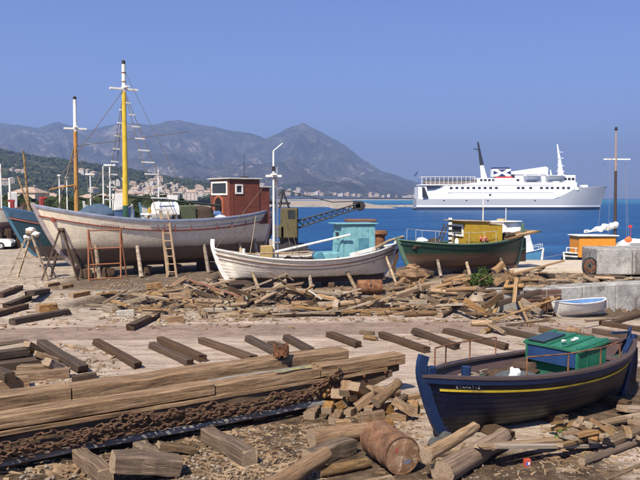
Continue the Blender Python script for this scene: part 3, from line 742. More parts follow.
# ---- small white boat in the middle
def small_white():
    c, rz, L = boat_frame(213, 247, 33.2, 396, 246, 35.6)
    root = thing('fishing_boat', 'small white fishing boat with light blue cabin and white mast', 'boat', c, rz)
    root.location.z = zg(c.x, c.y)
    H = Hull(L, 2.35, 1.33, zk=.42, bow=.55, stern=.6, krb=.83, krs=.86, k0=.32, k1=.8, p=2.5, bend=.6, ps=3.4)
    hp = hullpaint('small_white_hull', (.80, .74, .62), (.09, .07, .055), .56, dirt=(.45, .33, .2), damt=.45, soft=.03)
    wh = WHITE()
    base_boat(root, H, hp, W_GREY(), wh, wh, planks=9, drop=.25, capw=.14, caph=.05, wide=.15, ext=.42, sext=.3, curl=.9, keelm=paint('bottom_brown', (.09, .06, .045), .8), inner=paint('inner_pale', (.42, .40, .34), .7))
    br = paint('strake_brown', (.20, .10, .06), .6)
    strip_mesh(H, 0, 0, .035, absz=(.27, .225)).build('upper_strake', br, root)
    strip_mesh(H, 0, 0, .02, absz=(.44, .415)).build('lower_strake', br, root)
    strip_mesh(H, 0, 0, .03, absz=(.06, 0)).build('rubbing_strake', paint('strake_cream', (.5, .43, .33), .6), root)
    X = lambda px: (304.5 - px) * L / 183.0
    zd = lambda a: H.zs(a) - .25
    lb = paint('cabin_lightblue', (.19, .40, .43), .5, grime=(.12, .28, .31)); lb2 = paint('cabin_blue_dark', (.08, .22, .28), .55)
    x0, x1 = X(335), X(369); hw = .6; z0 = zd(-.2); hh = 1.8
    def cab(mb):
        poly = [(x0 + .12, z0), (x0, z0 + hh), (x1, z0 + hh - .02), (x1, z0)]
        mb.prism(poly, -hw, hw, RX(PI / 2))
    cb = part('cabin', lb, root, cab, smooth=False)
    part('roof', paint('roof_blue', (.16, .34, .38), .6), cb, lambda mb: mb.box(((x0 + x1) / 2 + .06, 0, z0 + hh + .03), (x0 - x1 + .4, 2 * hw + .22, .06), ch=.02))
    window_panel(cb, (x0 + .03, .12, z0 + 1.2), (.75, .62), RZ(PI / 2), lb, fr=.08, depth=.05)
    boards(cb, lb, X(338.5), X(368), z0 + .05, z0 + hh - .06, hw, 5)
    pbox('door_panel', lb2, cb, (X(357), hw + .022, z0 + .62), (.5, .03, 1.1))
    pbox('corner_post', lb, cb, (x0 - .04, hw + .01, z0 + .75), (.08, .03, 1.5))
    part('engine_box', lb, root, lambda mb: mb.box((X(326), 0, z0 + .26), (.85, 1.1, .52), ch=.04))
    part('vent_drum', lb2, root, lambda mb: mb.lathe([(.2, -.3), (.24, -.2), (.24, .2), (.2, .3)], 14, Matrix.Translation((X(313), .3, z0 + .34)) @ RX(PI / 2)))
    part('port_hole', STEEL_DK(), root, lambda mb: mb.box((X(332), .555, z0 + .27), (.14, .02, .1)))
    # mast with a second pole and rigging
    b = Vector((X(271), 0, zd(.3))); hh2 = 5.1
    m1 = mast(root, b, hh2, .06, .04, [(0, 1, wh)], cross=[(.78, .7)], crossm=wh)
    part('antenna', wh, m1, lambda mb: mb.tube([b + Vector((0, 0, hh2)), b + Vector((-.42, 0, hh2 + .35))], .03, 6))
    part('mast_step', paint('cabinet_ochre', (.42, .30, .12), .6), root, lambda mb: mb.box((X(264), 0, zd(.3) + .42), (.5, .5, .84), ch=.03))
    part('second_pole', wh, root, lambda mb: mb.tube([(X(276), -.25, zd(.3)), (X(275), -.2, zd(.3) + 4.4)], .045, 7))
    part('masthead_fitting', STEEL_DK(), m1, lambda mb: mb.lathe([(.04, 0), (.08, .05), (.08, .2), (.03, .25)], 8, Matrix.Translation(b + Vector((0, 0, hh2 * .82)))))
    wire = surf('rigging', [])
    part('stay', wire, root, lambda mb: (mb.tube([b + Vector((0, 0, hh2 * .8)), (L / 2 - .1, 0, H.zs(1))], .012, 5), mb.tube([b + Vector((0, 0, hh2 * .8)), (X(292), 1.05, H.zs(0))], .012, 5), mb.tube([b + Vector((0, 0, hh2 * .78)), (X(286), .9, H.zs(.1))], .012, 5)))
    part('boom', WHITE(), root, lambda mb: mb.tube([b + Vector((.0, .25, .55)), (X(342), .85, z0 + 1.35)], [.06, .045], 8))
    part('sweep_oar', W_TAN(), root, lambda mb: mb.tube([(X(234), .5, H.zs(.6) + .12), (X(283), .55, H.zs(.3) + .28), (X(303), .6, H.zs(0) + .38)], .035, 6))
    part('foredeck_post', wh, root, lambda mb: mb.tube([(X(242), 0, zd(.7)), (X(242), 0, zd(.7) + .5)], .07, 8))
    part('stern_pole', W_GREY(), root, lambda mb: mb.tube([(X(368), .75, H.zs(-.6) + .25), (X(385), .45, H.zs(-.8) + .4), (X(403), .1, H.zs(-1) + .35)], .07, 7))
    part('gear_pile', surf('net_brown', []), root, lambda mb: [blob(mb, (X(p), y, zd(0) + .12), (.45, .4, .22), p, (12, 8), .5) for p, y in ((288, 0), (298, .2), (306, -.2))])
    part('washboard', wh, root, lambda mb: mb.bar(H.pt(.30, 1, 1) + Vector((0, -.2, .1)), H.pt(.13, 1, 1) + Vector((0, -.05, .18)), .04, .16))
    labs = {'a': 'white-topped prop left of the large slanting log', 'b': 'grey prop leaning under the middle of the small white boat', 'c': 'long pale prop leaning on the stern of the small white boat', 'd': 'pale prop under the bow of the small white boat'}
    Mw = root.matrix_basis
    for k, px, va, oy, r in (('d', 243, .3, .35, .08), ('a', 302, .22, .3, .09), ('b', 343, .25, .55, .09), ('c', 384, .7, .95, .065)):
        a = max(-.97, min(.97, X(px) / (L / 2))); p = H.pt((a + 1) / 2, va, 1)
        tag(ptube('hull_prop', W_GREY(), None, [Mw @ Vector((p.x - (.25 if k != 'a' else 0), p.y + oy, 0)), Mw @ (p + Vector((0, .02, .06)))], [r, r * .85], 7), labs[k], 'prop', 'props under the small white boat')
    for i, px in enumerate((245, 285, 325, 362)):
        q = Mw @ Vector((X(px), 0, .13)); o = tag(MBbox((.3, 1.2, .28)).build('keel_block', W_DARK(), None), ['keel block at the bow end under the small white boat', 'second keel block from the bow under the small white boat', 'third keel block from the bow under the small white boat', 'keel block at the stern end under the small white boat'][i], 'block', 'keel blocks under the small white boat')
        o.location = q; o.rotation_euler.z = rz
def MBbox(d, ch=.03):
    b = MB(); b.box((0, 0, 0), d, ch=ch); return b
small_white()

# ---- green boat with ochre cabin
def green_boat():
    c, rz, L = boat_frame(398, 247, 34.2, 523, 244, 36.4)
    root = thing('fishing_boat', 'dark green fishing boat with ochre yellow cabin on the quay', 'boat', c, rz)
    zr = zg(c.x, c.y); root.location.z = zr
    H = Hull(L, 2.2, 1.42, zk=.32, bow=.22, stern=.42, krb=.78, krs=.88, k0=.33, k1=.8, p=2.8)
    hp = hullpaint('green_hull', (.012, .052, .038), (.16, .095, .06), .84, dirt=(.10, .06, .035), damt=.5, soft=.08, band=((.15, .07, .035), .25))
    lg = paint('rail_palegreen', (.10, .17, .12), .6)
    base_boat(root, H, hp, W_GREY(), lg, lg, planks=0, drop=.3, capw=.13, caph=.05, wide=.14, ext=.12, sext=.2, keelm=hp, inner=lg)
    strip_mesh(H, 0, 0, .03, absz=(.22, .17)).build('rubbing_strake', paint('strake_dkgreen', (.01, .03, .025), .5), root)
    X = lambda px: (460.5 - px) * L / 125.0
    zd = lambda a: H.zs(a) - .3
    oc = paint('cabin_ochre', (.40, .255, .025), .55, grime=(.33, .2, .02)); wh = WHITE()
    x0, x1 = X(456), X(492); hw = .75; z0 = zd(-.1); hh = 1.3
    cb = part('cabin', oc, root, lambda mb: mb.prism([(x0 + .02, z0), (x0 + .05, z0 + hh + .06), (X(480), z0 + hh), (X(480), z0 + hh - .1), (x1, z0 + hh - .12), (x1, z0)], -hw, hw, RX(PI / 2)), smooth=False)
    part('roof', surf('roof_tan', [(.3, .22, .14), (.45, .36, .26)], 3), cb, lambda mb: (mb.box(((x0 + X(477)) / 2 + .1, 0, z0 + hh + .06), (x0 - X(477) + .45, 2 * hw + .2, .05), ch=.015, M=RY(-.03)), mb.box(((X(479) + x1) / 2, 0, z0 + hh - .05), (X(479) - x1 + .1, 2 * hw + .14, .05), ch=.015)))
    window_panel(cb, (x0 + .035, 0, z0 + .92), (1.15, .55), RZ(PI / 2), wh, fr=.09, depth=.06)
    boards(cb, oc, x0 + .02, x1 + .03, z0 + .02, z0 + hh - .16, hw, 7)
    part('mast', wh, root, lambda mb: mb.tube([(X(481), 0, z0 + hh - .1), (X(481), 0, z0 + hh + 1.45)], [.035, .02], 7))
    part('flower_bundle', paint('buoy_pink', (.55, .17, .10), .7), root, lambda mb: [blob(mb, (X(p), hw + .06, z0 + z), (.09, .05, .09), p, (8, 6), .4) for p, z in ((470, .55), (472, .48), (474, .56), (475.5, .5))])
    rail(root, [H.pt(u, 1, 1) + Vector((0, -.05, .05)) for u in (.9, .78, .66, .54, .42, .32)], .5, paint('rail_grey', (.5, .5, .48), .6), .009)
    rail(root, [H.pt(u, 1, -1) + Vector((0, .05, .05)) for u in (.9, .75, .6)], .5, paint('rail_grey', (.5, .5, .48), .6), .009)
    # boarding ladder and striped range pole on deck
    def lad(mb):
        for y in (-.16, .16): mb.bar((X(433), .2 + y, zd(.4)), (X(442), .2 + y, zd(.4) + 1.2), .05, .04)
        for i in range(5): t = (i + .6) / 5.4; mb.bar((X(433 + 9 * t), .04, zd(.4) + 1.2 * t), (X(433 + 9 * t), .36, zd(.4) + 1.2 * t), .05, .03)
    part('deck_ladder', W_DARK(), root, lad)
    po = part('striped_pole', wh, root, lambda mb: mb.box((X(445), .3, zd(.3) + .75), (.13, .1, 1.5)))
    for i in range(6): pbox('black_band', STEEL_DK(), po, (X(445), .3, zd(.3) + .2 + i * .23), (.136, .106, .1))
    part('pump', wh, root, lambda mb: mb.lathe([(.1, 0), (.1, .45), (.05, .55)], 10, Matrix.Translation((X(450), .45, zd(.3)))))
    part('gear_pile', surf('net_brown', []), root, lambda mb: [blob(mb, (X(p), 0, zd(.5) + .2), (.4, .5, .28), p, (12, 8), .5) for p in (414, 423, 431)])
    part('gear_white', wh, root, lambda mb: blob(mb, (X(418), .3, zd(.5) + .42), (.28, .3, .14), 4, (10, 8), .5))
    # timber platform aft
    for i in range(4): part('platform_plank', W_TAN(), root, lambda mb: mb.bar((X(497), .75 - .4 * i, H.zs(-.6) + .05), (X(533), .55 - .35 * i, H.zs(-1) + .12), .3, .05))
    part('deck_clutter', surf('net_brown', []), root, lambda mb: [blob(mb, (X(p), .3, H.zs(-.6) + .18), (.22, .3, .16), p, (10, 7), .5) for p in (501, 506)])
    part('rudder_head', lg, root, lambda mb: mb.box((-L / 2 + .05, 0, H.zs(-1) + .25), (.12, .1, .5)))
    Mw = root.matrix_basis
    for k, px, va, dx in (('short white prop under the bow of the green boat', 427, .3, 0), ('leaning prop under the stern of the green boat', 494, .3, -.2), ('short grey prop amidships under the green boat', 457, .2, 0)):
        a = X(px) / (L / 2); p = H.pt((a + 1) / 2, va, 1)
        tag(ptube('hull_prop', W_GREY(), None, [Mw @ Vector((p.x + dx, p.y + .35, 0)), Mw @ (p + Vector((0, .02, .05)))], [.08, .07], 7), k, 'prop', 'props under the green boat')
    for i, px in enumerate((425, 460, 492)):
        o = tag(MBbox((.3, 1.1, .22)).build('keel_block', W_DARK(), None), ['keel block at the bow end under the green boat', 'middle keel block under the green boat', 'keel block at the stern end under the green boat'][i], 'block', 'keel blocks under the green boat')
        o.location = Mw @ Vector((X(px), 0, .1)); o.rotation_euler.z = rz
green_boat()

# ---- white cabin cruiser afloat behind it
def cruiser():
    c, rz, L = boat_frame(543, 240, 46.5, 476, 240, 50)
    root = thing('motor_boat', 'white cabin motor boat moored behind the green boat', 'boat', Vector((c.x, c.y, -1.3)), rz)
    H = Hull(L, 2.2, 1.75, zk=-.35, bow=.5, stern=.05, krb=.8, krs=.98, k0=.3, k1=.5, p=4)
    hp = hullpaint('cruiser_hull', (.09, .26, .42), (.05, .09, .15), .05, damt=.15)
    wh = WHITE()
    base_boat(root, H, hp, wh, wh, wh, drop=.2, capw=.12, caph=.05, wide=.1, ext=.05, sext=.02, rud=False)
    zd = H.D - .2
    cb = part('cabin', wh, root, lambda mb: mb.prism([(1.5, zd), (1.0, zd + 1.55), (.55, zd + 1.6), (.2, zd + 2.25), (-1.0, zd + 2.3), (-1.1, zd + 1.5), (-1.6, zd + 1.45), (-1.7, zd)], -.9, .9, RX(PI / 2)), smooth=False)
    part('roof', wh, cb, lambda mb: mb.box((-.4, 0, zd + 2.34), (1.7, 2.0, .07), ch=.03))
    for x in (-.95, -.25): window_panel(cb, (x, -.9, zd + 1.05), (.58, .4), Matrix(), wh, fr=.04, depth=.03)
    for x in (-.6, .55): window_panel(cb, (x, -.9, zd + (1.9 if x < 0 else 1.05)), (.5, .36), Matrix(), wh, fr=.04, depth=.03)
    part('canopy_box', paint('canopy_ochre', (.45, .33, .16), .6), cb, lambda mb: mb.box((-.5, 0, zd + 2.44), (.5, .4, .14), ch=.02))
    part('deck_rail', wh, root, lambda mb: [mb.tube([H.pt(u, 1, s) + Vector((0, -s * .05, .35)) for u in (.98, .85, .7)], .015, 6) for s in (1, -1)] + [mb.tube([H.pt(u, 1, s) + Vector((0, -s * .05, 0)), H.pt(u, 1, s) + Vector((0, -s * .05, .35))], .012, 5) for s in (1, -1) for u in (.98, .85, .7)])
    part('mast', wh, root, lambda mb: mb.tube([(-.2, 0, zd + 2.3), (-.2, 0, zd + 3.2)], .025, 6))
cruiser()

# ---- moored boat with orange cabin and tall mast, right edge
def orange_boat():
    zw = -1.3
    root = thing('sailing_boat', 'moored sailing boat with bright orange cabin, white roof and furled sail', 'boat')
    Y = 58.0; a = PY(564, 258, Y); L = 9.2; c = Vector((a.x + L / 2, Y + .4, zw)); root.location = c; root.rotation_euler.z = .06
    H = Hull(L, 2.9, 1.05, zk=-.6, bow=.55, stern=.1, krb=.78, krs=.95, k0=.3, k1=.55, p=3.4)
    hp = hullpaint('black_hull', (.02, .022, .025), (.05, .03, .03), -.3, damt=.2)
    wh = WHITE()
    base_boat(root, H, hp, wh, wh, wh, drop=.15, capw=.14, caph=.07, wide=.12, ext=.2, sext=.05, rud=True)
    strip_mesh(H, 0, 0, .02, absz=(.28, .16)).build('white_band', wh, root)
    k = Y / FPX; X = lambda px: PY(px, 240, Y).x - c.x; Z = lambda py: PY(320, py, Y).z - zw
    org = paint('cabin_orange', (.72, .27, .03), .5, var=.15)
    x0, x1 = X(575), X(612); zt = Z(236)
    cb = part('cabin', org, root, lambda mb: mb.box(((x0 + x1) / 2, 0, (.85 + zt) / 2), (x1 - x0, 1.9, zt - .85), ch=.02), smooth=False)
    part('roof', wh, cb, lambda mb: mb.box(((x0 + x1) / 2 + .05, 0, zt + .04), (x1 - x0 + .35, 2.2, .09), ch=.03))
    for i in range(1, 5): pbox('cabin_seam', org, cb, (lerp(x0, x1, i / 5), -.955, (.85 + zt) / 2), (.02, .015, zt - 1.0))
    pbox('wheel_shelter', wh, cb, ((x1 + .35), 0, 1.25), (.5, 1.6, 1.0), ch=.04)
    part('stern_rail', wh, root, lambda mb: (mb.tube([H.pt(u, 1, -1) + Vector((0, .08, .42)) for u in (.02, .12, .22)], .03, 6), [mb.tube([H.pt(u, 1, -1) + Vector((0, .08, 0)), H.pt(u, 1, -1) + Vector((0, .08, .42))], .03, 5) for u in (.02, .08, .15, .22)]))
    mbase = Vector((X(617), 0, .9)); dk = paint('mast_brown', (.07, .045, .035), .6)
    zt2 = Z(130)
    ms = ptube('mast', dk, root, [mbase, (X(616), 0, lerp(.9, zt2, .68))], [.13, .10], 10)
    ptube('topmast', paint('topmast', (.35, .25, .2), .6), ms, [(X(616), 0, lerp(.9, zt2, .68)), (X(615.5), 0, zt2)], [.10, .06], 8)
    pbox('yard', wh, ms, (X(617), 0, Z(159)), (2.1, .12, .1))
    part('mast_cap', STEEL_DK(), ms, lambda mb: mb.lathe([(.06, 0), (.13, .06), (.12, .2), (.04, .28)], 8, Matrix.Translation((X(615.5), 0, zt2))))
    wire = surf('rigging_far', [(.25, .25, .28), (.3, .3, .33)], 10, rough=.8, bmp=0)
    part('rigging', wire, root, lambda mb: [mb.tube([(X(p0), y, Z(160)), (X(p1), y * 2, 1.2)], .012, 4) for p0, p1, y in ((606, 601, .3), (608, 607, -.3), (627, 633, .3), (624, 628, -.3))])
    part('furled_sail', wh, root, lambda mb: mb.tube([Vector((lerp(X(584), X(618.5), t), -.15 + .03 * math.sin(t * 40), lerp(Z(231.5), Z(225), t) + .07 * math.sin(t * 23))) for t in [i / 24 for i in range(25)]], [lerp(.05, .24, sst(.2, .55, i / 24)) * (1 + .25 * math.sin(i * 2.3)) for i in range(25)], 9))
    part('boom', wh, root, lambda mb: mb.tube([(X(584), -.15, Z(232.5)), (X(617), -.1, Z(228))], .05, 6))
    part('foredeck_sail', wh, root, lambda mb: [blob(mb, (X(p), -.3, z), (r, .6, .28), p, (12, 8), .4) for p, z, r in ((622, 1.75, .8), (632, 1.95, .9), (645, 1.9, .9))])
    part('life_ring', paint('ring_orange', (.75, .16, .05), .5), root, lambda mb: blob(mb, (X(627), -.6, Z(240)), (.3, .2, .26), 8, (10, 8), .3))
    part('red_flag', paint('flag_red', (.6, .05, .04), .7), root, lambda mb: (mb.tube([(X(631), -.3, 1.3), (X(631), -.3, Z(225))], .02, 5), mb.box((X(630.5), -.3, Z(226.5)), (.28, .03, .2))))
    part('mooring_line', wire, root, lambda mb: mb.tube([H.pt(.0, .95, 1), Vector((-L / 2 - 3.5, -2.2, .7)), Vector((-L / 2 - 8, -8, 1.0))], .02, 5))
orange_boat()

# ---- dinghy
def dinghy():
    a = PY(553, 306, 27.2); b = PY(604, 307, 28.6); L = (a - b).length + .1; c = (a + b) / 2
    root = thing('dinghy', 'small white rowing dinghy with blue inside lying near the quay wall', 'boat', (c.x, c.y, zg(c.x, c.y) + .1), math.atan2((a - b).y, (a - b).x))
    H = Hull(L, .95, .44, zk=0, bow=.12, stern=.05, krb=.75, krs=.96, k0=.3, k1=.6, p=3.4)
    hp = hullpaint('dinghy_hull', (.66, .64, .58), (.5, .46, .4), .02, damt=.35)
    bl = paint('dinghy_blue', (.12, .24, .45), .6)
    hull_mesh(H).build('hull', hp, root); deck_mesh(H, .24, .02, 0).build('floor', bl, root); bulwark_mesh(H, .24, .03).build('inner_side', bl, root)
    cap_mesh(H, .06, .03, .02).build('gunwale', WHITE(), root)
    for x in (-.35, .3): pbox('thwart', bl, root, (x, 0, .36), (.2, .8, .03))
    sweep_xz(end_profile(H, True, .05), .05, .03, .03).build('stem_post', WHITE(), root)
    pbox('transom', WHITE(), root, (-L / 2 + .02, 0, .28), (.04, .2, .36))
    keel_mesh(H, .05, .1).build('keel', hp, root)
dinghy()
# ------------------------------------------------------------------ ferry
def ferry():
    Y = 344.0; k = Y / FPX; zw = -1.3
    X = lambda px: (px - 510) * k; Z = lambda py: (211.3 - py) * k
    root = thing('ferry', 'white passenger ferry with grey lower hull, red and blue funnel, anchored offshore', 'ferry', ((510 - 320) * k, Y, zw))
    wh = paint('ferry_white', (.80, .80, .80), .4, var=.03); gy = paint('ferry_grey', (.40, .42, .45), .5, var=.10, grime=(.36, .35, .35)); nv = paint('ferry_boot', (.02, .035, .08), .5); dk = paint('ferry_dark', (.03, .03, .04), .4)
    x0, x1 = X(414.5), X(606.5); HB = 7.6
    def halfb(x, f):           # waterline shape; f = 0 waterline .. 1 deck
        t = (x - x0) / (x1 - x0); b = HB
        if t > .72: q = (t - .72) / .28; b *= max(0, 1 - q ** lerp(1.5, 2.6, f))
        if t < .1: b *= .86 + .14 * sst(0, .1, t)
        return b
    def deckz(x): return lerp(Z(200.5), Z(188.3), sst(X(548), X(572), x)) if x < X(574) else lerp(Z(189.6), Z(187.6), (x - X(574)) / (x1 - X(574)))
    def loft(zlo, zhi, xs):
        mb = MB()
        for sd in (1, -1):
            rows = []
            for j in range(7):
                f = j / 6; r = []
                for x in xs:
                    a, b = zlo(x), zhi(x); z = lerp(a, b, f); ff = max(0, min(1, z / Z(188)))
                    rake = (x1 - X(599)) * (1 - ff); t = max(0, (x - X(560)) / (x1 - X(560)))
                    r.append((x - rake * t, sd * halfb(x, ff), z))
                rows.append(r)
            mb.grid(rows)
        return mb
    xs = [lerp(x0, x1, i / 60) for i in range(61)]
    boot = Z(208.4)
    loft(lambda x: -3.0, lambda x: boot, xs).build('boot_topping', nv, root)
    loft(lambda x: boot, lambda x: boot + .8, xs).build('white_line', wh, root)
    h = loft(lambda x: boot + .8, deckz, xs); h.build('hull', gy, root)
    dm = MB(); dm.grid([[(x - 0, s * halfb(x, 1) * .97, deckz(x) - .3) for x in xs] for s in (-1, 1)]); dm.build('weather_deck', gy, root)
    pbox('transom', gy, root, (x0 + .15, 0, Z(205)), (.3, 2 * HB * .86, Z(200.5) - .5))
    # white side: two storeys flush with the hull
    zt = Z(184.2)
    def side(mb):
        px = [416, 450, 474, 500, 548, 556, 565, 571]
        zb = [Z(200.5)] * 5 + [Z(197.5), Z(193), Z(189.6)]
        ztop = [Z(188.6), Z(187.3), Z(184.2)] + [zt] * 5
        for sd in (1, -1):
            mb.grid([[(X(p), sd * (halfb(X(p), 1) + .02), z) for p, z in zip(px, zz)] for zz in (zb, ztop)])
        mb.grid([[(X(p), sd * (halfb(X(p), 1) + .02), z) for p, z in zip(px, ztop)] for sd in (-1, 1)])
        mb.add([(X(571), -HB * .9, Z(189.6)), (X(571), HB * .9, Z(189.6)), (X(571), HB * .9, zt), (X(571), -HB * .9, zt)], [(0, 1, 2, 3)])
        mb.add([(X(416), -HB * .88, Z(200.5)), (X(416), HB * .88, Z(200.5)), (X(416), HB * .88, Z(188.6)), (X(416), -HB * .88, Z(188.6))], [(0, 1, 2, 3)])
    ss = part('superstructure', wh, root, side, smooth=False)
    wm = MB(); wm.box((0, 0, 0), (1.25, .12, .95)); wme = wm.mesh('window', dk, False)
    for px in [448, 453.5, 459, 464.5, 470, 475.5, 481, 486.5, 492, 513.5, 518, 525.5, 536, 541.5, 546.5, 552, 557.5, 562.5]:
        o = bpy.data.objects.new('window', wme); col.objects.link(o); o.parent = ss; o.location = (X(px), -halfb(X(px), 1) - .03, Z(189.7))
    for px in (441, 463, 484, 530): 
        o = bpy.data.objects.new('porthole', wme); col.objects.link(o); o.parent = ss; o.location = (X(px), -HB - .03, Z(202)); o.scale = (.5, 1, .5)
    o = bpy.data.objects.new('porthole', wme); col.objects.link(o); o.parent = ss; o.location = (X(486), -HB - .03, Z(196.5)); o.scale = (.8, 1, .8)
    for zz, nm in ((Z(194.4), 'deck_line'), (Z(187), 'deck_line')):
        pbox(nm, gy, ss, ((X(445) + X(548)) / 2, -HB - .04, zz), (X(548) - X(445), .08, .14))
    # open quarter at the stern
    part('stern_opening', dk, ss, lambda mb: mb.prism([(X(424), Z(190.6)), (X(432), Z(190.4)), (X(441), Z(187.7)), (X(424), Z(187.7))], HB + .03, HB + .08, RX(PI / 2)))
    part('stern_ramp', dk, root, lambda mb: mb.prism([(X(420), Z(199)), (X(426), Z(199.6)), (X(422), Z(189)), (X(419.5), Z(189))], HB + .03, HB + .09, RX(PI / 2)))
    # aft awning deck
    aw = part('awning_deck', wh, root, lambda mb: mb.box(((X(418) + X(474)) / 2, 0, Z(186.6)), (X(474) - X(418), 2 * HB - .6, .5)))
    pbox('awning', paint('awning_white', (.78, .74, .70), .7), aw, ((X(419) + X(472)) / 2, 0, Z(179.0)), (X(472) - X(419), 2 * HB - 1.2, .25))
    pbox('deck_shade', paint('deck_brown', (.2, .12, .08), .7), aw, ((X(424) + X(474)) / 2, 0, Z(183.6)), (X(474) - X(424), 2 * HB - 5, 1.9))
    for i in range(13):
        px = 419.5 + i * 4.3; pbox('stanchion', wh, aw, (X(px), -HB + .6, Z(182.5)), (.16, .16, Z(179) - Z(186.3)))
    for zz in (Z(184.6), Z(183.2)): pbox('deck_rail', wh, aw, ((X(419) + X(472)) / 2, -HB + .5, zz), (X(472) - X(419), .1, .12))
    part('ensign', paint('ensign_blue', (.03, .05, .16), .8), root, lambda mb: (mb.tube([(X(419), 0, Z(183)), (X(415), 0, Z(174))], .08, 5), mb.prism([(X(413.2), Z(177.5)), (X(415.4), Z(175.2)), (X(417.2), Z(172.6)), (X(417.4), Z(174.6)), (X(414.2), Z(178.2))], 0, .15, RX(PI / 2))))
    # upper deckhouse
    up = part('deckhouse', wh, root, lambda mb: (mb.box(((X(474) + X(545)) / 2, 0, (Z(184.2) + Z(180)) / 2), (X(545) - X(474), 11.5, Z(180) - Z(184.2)), ch=.1)))
    for px in (478, 482, 486, 490, 514): 
        o = bpy.data.objects.new('window', wme); col.objects.link(o); o.parent = up; o.location = (X(px), -5.8, Z(182))
    for i in range(10): pbox('davit_rail', wh, up, (X(476 + i * 7), -HB + .3, Z(182.8)), (.12, .12, 1.5))
    # funnel
    red = paint('ferry_red', (.62, .04, .03), .5); blu = paint('ferry_blue', (.02, .03, .12), .5)
    fu = part('funnel', red, root, lambda mb: mb.box(((X(494) + X(511)) / 2, 0, (Z(184.0) + Z(178.5)) / 2), (X(510.5) - X(494), 6, Z(178.5) - Z(184.0)), ch=.3))
    pbox('funnel_upper', wh, fu, ((X(491) + X(509)) / 2, 0, (Z(178.5) + Z(170.8)) / 2), (X(509) - X(491), 5.6, Z(170.8) - Z(178.5)), ch=.3)
    pbox('funnel_top', blu, fu, ((X(491.5) + X(508)) / 2, 0, Z(170.2)), (X(507) - X(491), 5.2, .9), ch=.2)
    part('funnel_emblem', blu, fu, lambda mb: [mb.prism([(X(c0) + a, Z(174.5) + b) for a, b in q], 2.82, 2.92, RX(PI / 2)) for c0, q in ((500, [(-2.0, 1.5), (0, .35), (2.0, 1.5)]), (500, [(-2.0, -1.7), (2.0, -1.7), (0, -.4)]), (494, [(-1.2, -.9), (.9, 0), (-1.2, .9)]), (506, [(-.9, 0), (1.2, -.9), (1.2, .9)]))])
    # black mast on a white base
    ms = part('aft_mast', wh, root, lambda mb: mb.tube([(X(484), 0, Z(182)), (X(481), 0, Z(166.5))], [1.5, .85], 10))
    part('aft_mast_pole', dk, ms, lambda mb: (mb.tube([(X(481.2), 0, Z(167)), (X(477), 0, Z(144))], [.95, .35], 8), mb.tube([(X(478), 0, Z(152)), (X(473), 0, Z(150.5))], .22, 6)))
    # covered lounge roof, lifeboats, bridge, foremast
    part('lounge_roof', wh, root, lambda mb: mb.prism([(X(509), Z(176.2)), (X(544), Z(176.4)), (X(544.5), Z(170)), (X(542), Z(168.6)), (X(512), Z(173))], -4.5, 4.5, RX(PI / 2)))
    part('lounge_wall', wh, root, lambda mb: mb.box(((X(512) + X(544)) / 2, 0, (Z(180) + Z(176)) / 2), (X(543) - X(512), 8, Z(176) - Z(180.2))))
    for cx, ln in ((527, 18), (549.5, 20)):
        def lb(mb):
            Hh = Hull(ln * k, 2.8, 1.9, zk=0, bow=.4, stern=.4, krb=.8, krs=.8, k0=.3, k1=.6, p=3)
            q = hull_mesh(Hh, nrow=6); d = deck_mesh(Hh, -.25, 0, .5)
            for s in (q, d): mb.add([Vector(v) + Vector((X(cx), -HB + .4, Z(183))) for v in s.v], s.f)
        o = part('lifeboat', gy if cx > 540 else paint('lifeboat_grey', (.42, .45, .5), .5), root, lb)
        part('boat_cover', wh, o, lambda mb: mb.box((X(cx), -HB + .4, Z(178.3)), (ln * k * .86, 1.8, .35), ch=.1))
        for s in (-.36, .36): pbox('davit', wh, o, (X(cx) + s * ln * k, -HB + 1.4, Z(180)), (.35, 1.6, 3.6))
    br = part('bridge', wh, root, lambda mb: mb.box(((X(556) + X(570.5)) / 2, 0, (Z(187.5) + Z(177.2)) / 2), (X(570.5) - X(556), 13, Z(177.2) - Z(187.5)), ch=.4))
    for px in (560, 563.8, 567.5): pbox('window', dk, br, (X(px), -6.52, Z(181)), (1.3, .1, 1.1))
    pbox('bridge_front_window', dk, br, (X(570.5) + .02, 0, Z(181)), (.1, 11, 1.1))
    fm = part('foremast', wh, root, lambda mb: mb.tube([(X(560), 0, Z(178)), (X(558.5), 0, Z(162)), (X(556), 0, Z(146))], [1.5, .7, .25], 8))
    for py, wd in ((173, 3.4), (167.5, 3.0), (160, 2.4), (154, 1.8)): pbox('mast_platform', wh, fm, (X(559.3), 0, Z(py)), (wd, 1.5, .25))
    part('side_lamp', wh, root, lambda mb: mb.tube([(X(550.5), 0, Z(178)), (X(549.5), 0, Z(171.5))], [.5, .25], 6))
    part('anchor_mark', wh, root, lambda mb: mb.box((X(571), -halfb(X(571), 1) - .05, Z(190.5)), (1.6, .1, 1.2)))
    pbox('windlass', wh, root, (X(583), 0, Z(187.9)), (3, 3, 1.2), ch=.2)
    return root
ferry()
# ------------------------------------------------------------------ breakwater (a mole of rough blocks)
def breakwater():
    m = surf('breakwater_stone', [(.14, .125, .105), (.27, .245, .21), (.36, .33, .29)], .35, rough=.95, bmp=.8, dist=.3)
    t = thing('breakwater', 'long low stone breakwater across the bay behind the ferry stern', 'breakwater', (0, 452, -1.3))
    part('mole', m, t, lambda mb: mb.grid([[(x, y0 + .8 * noise.noise(Vector((x * .2, j, 0))), z + .35 * noise.noise(Vector((x * .3, j * 3, 5)))) for x in [-120 + i * 2.0 for i in range(100)]] for j, (y0, z) in enumerate(((-6, -.6), (-3.5, .5), (-2.5, 1.2), (2.5, 1.3), (6, -.6)))]), angle=20)
breakwater()
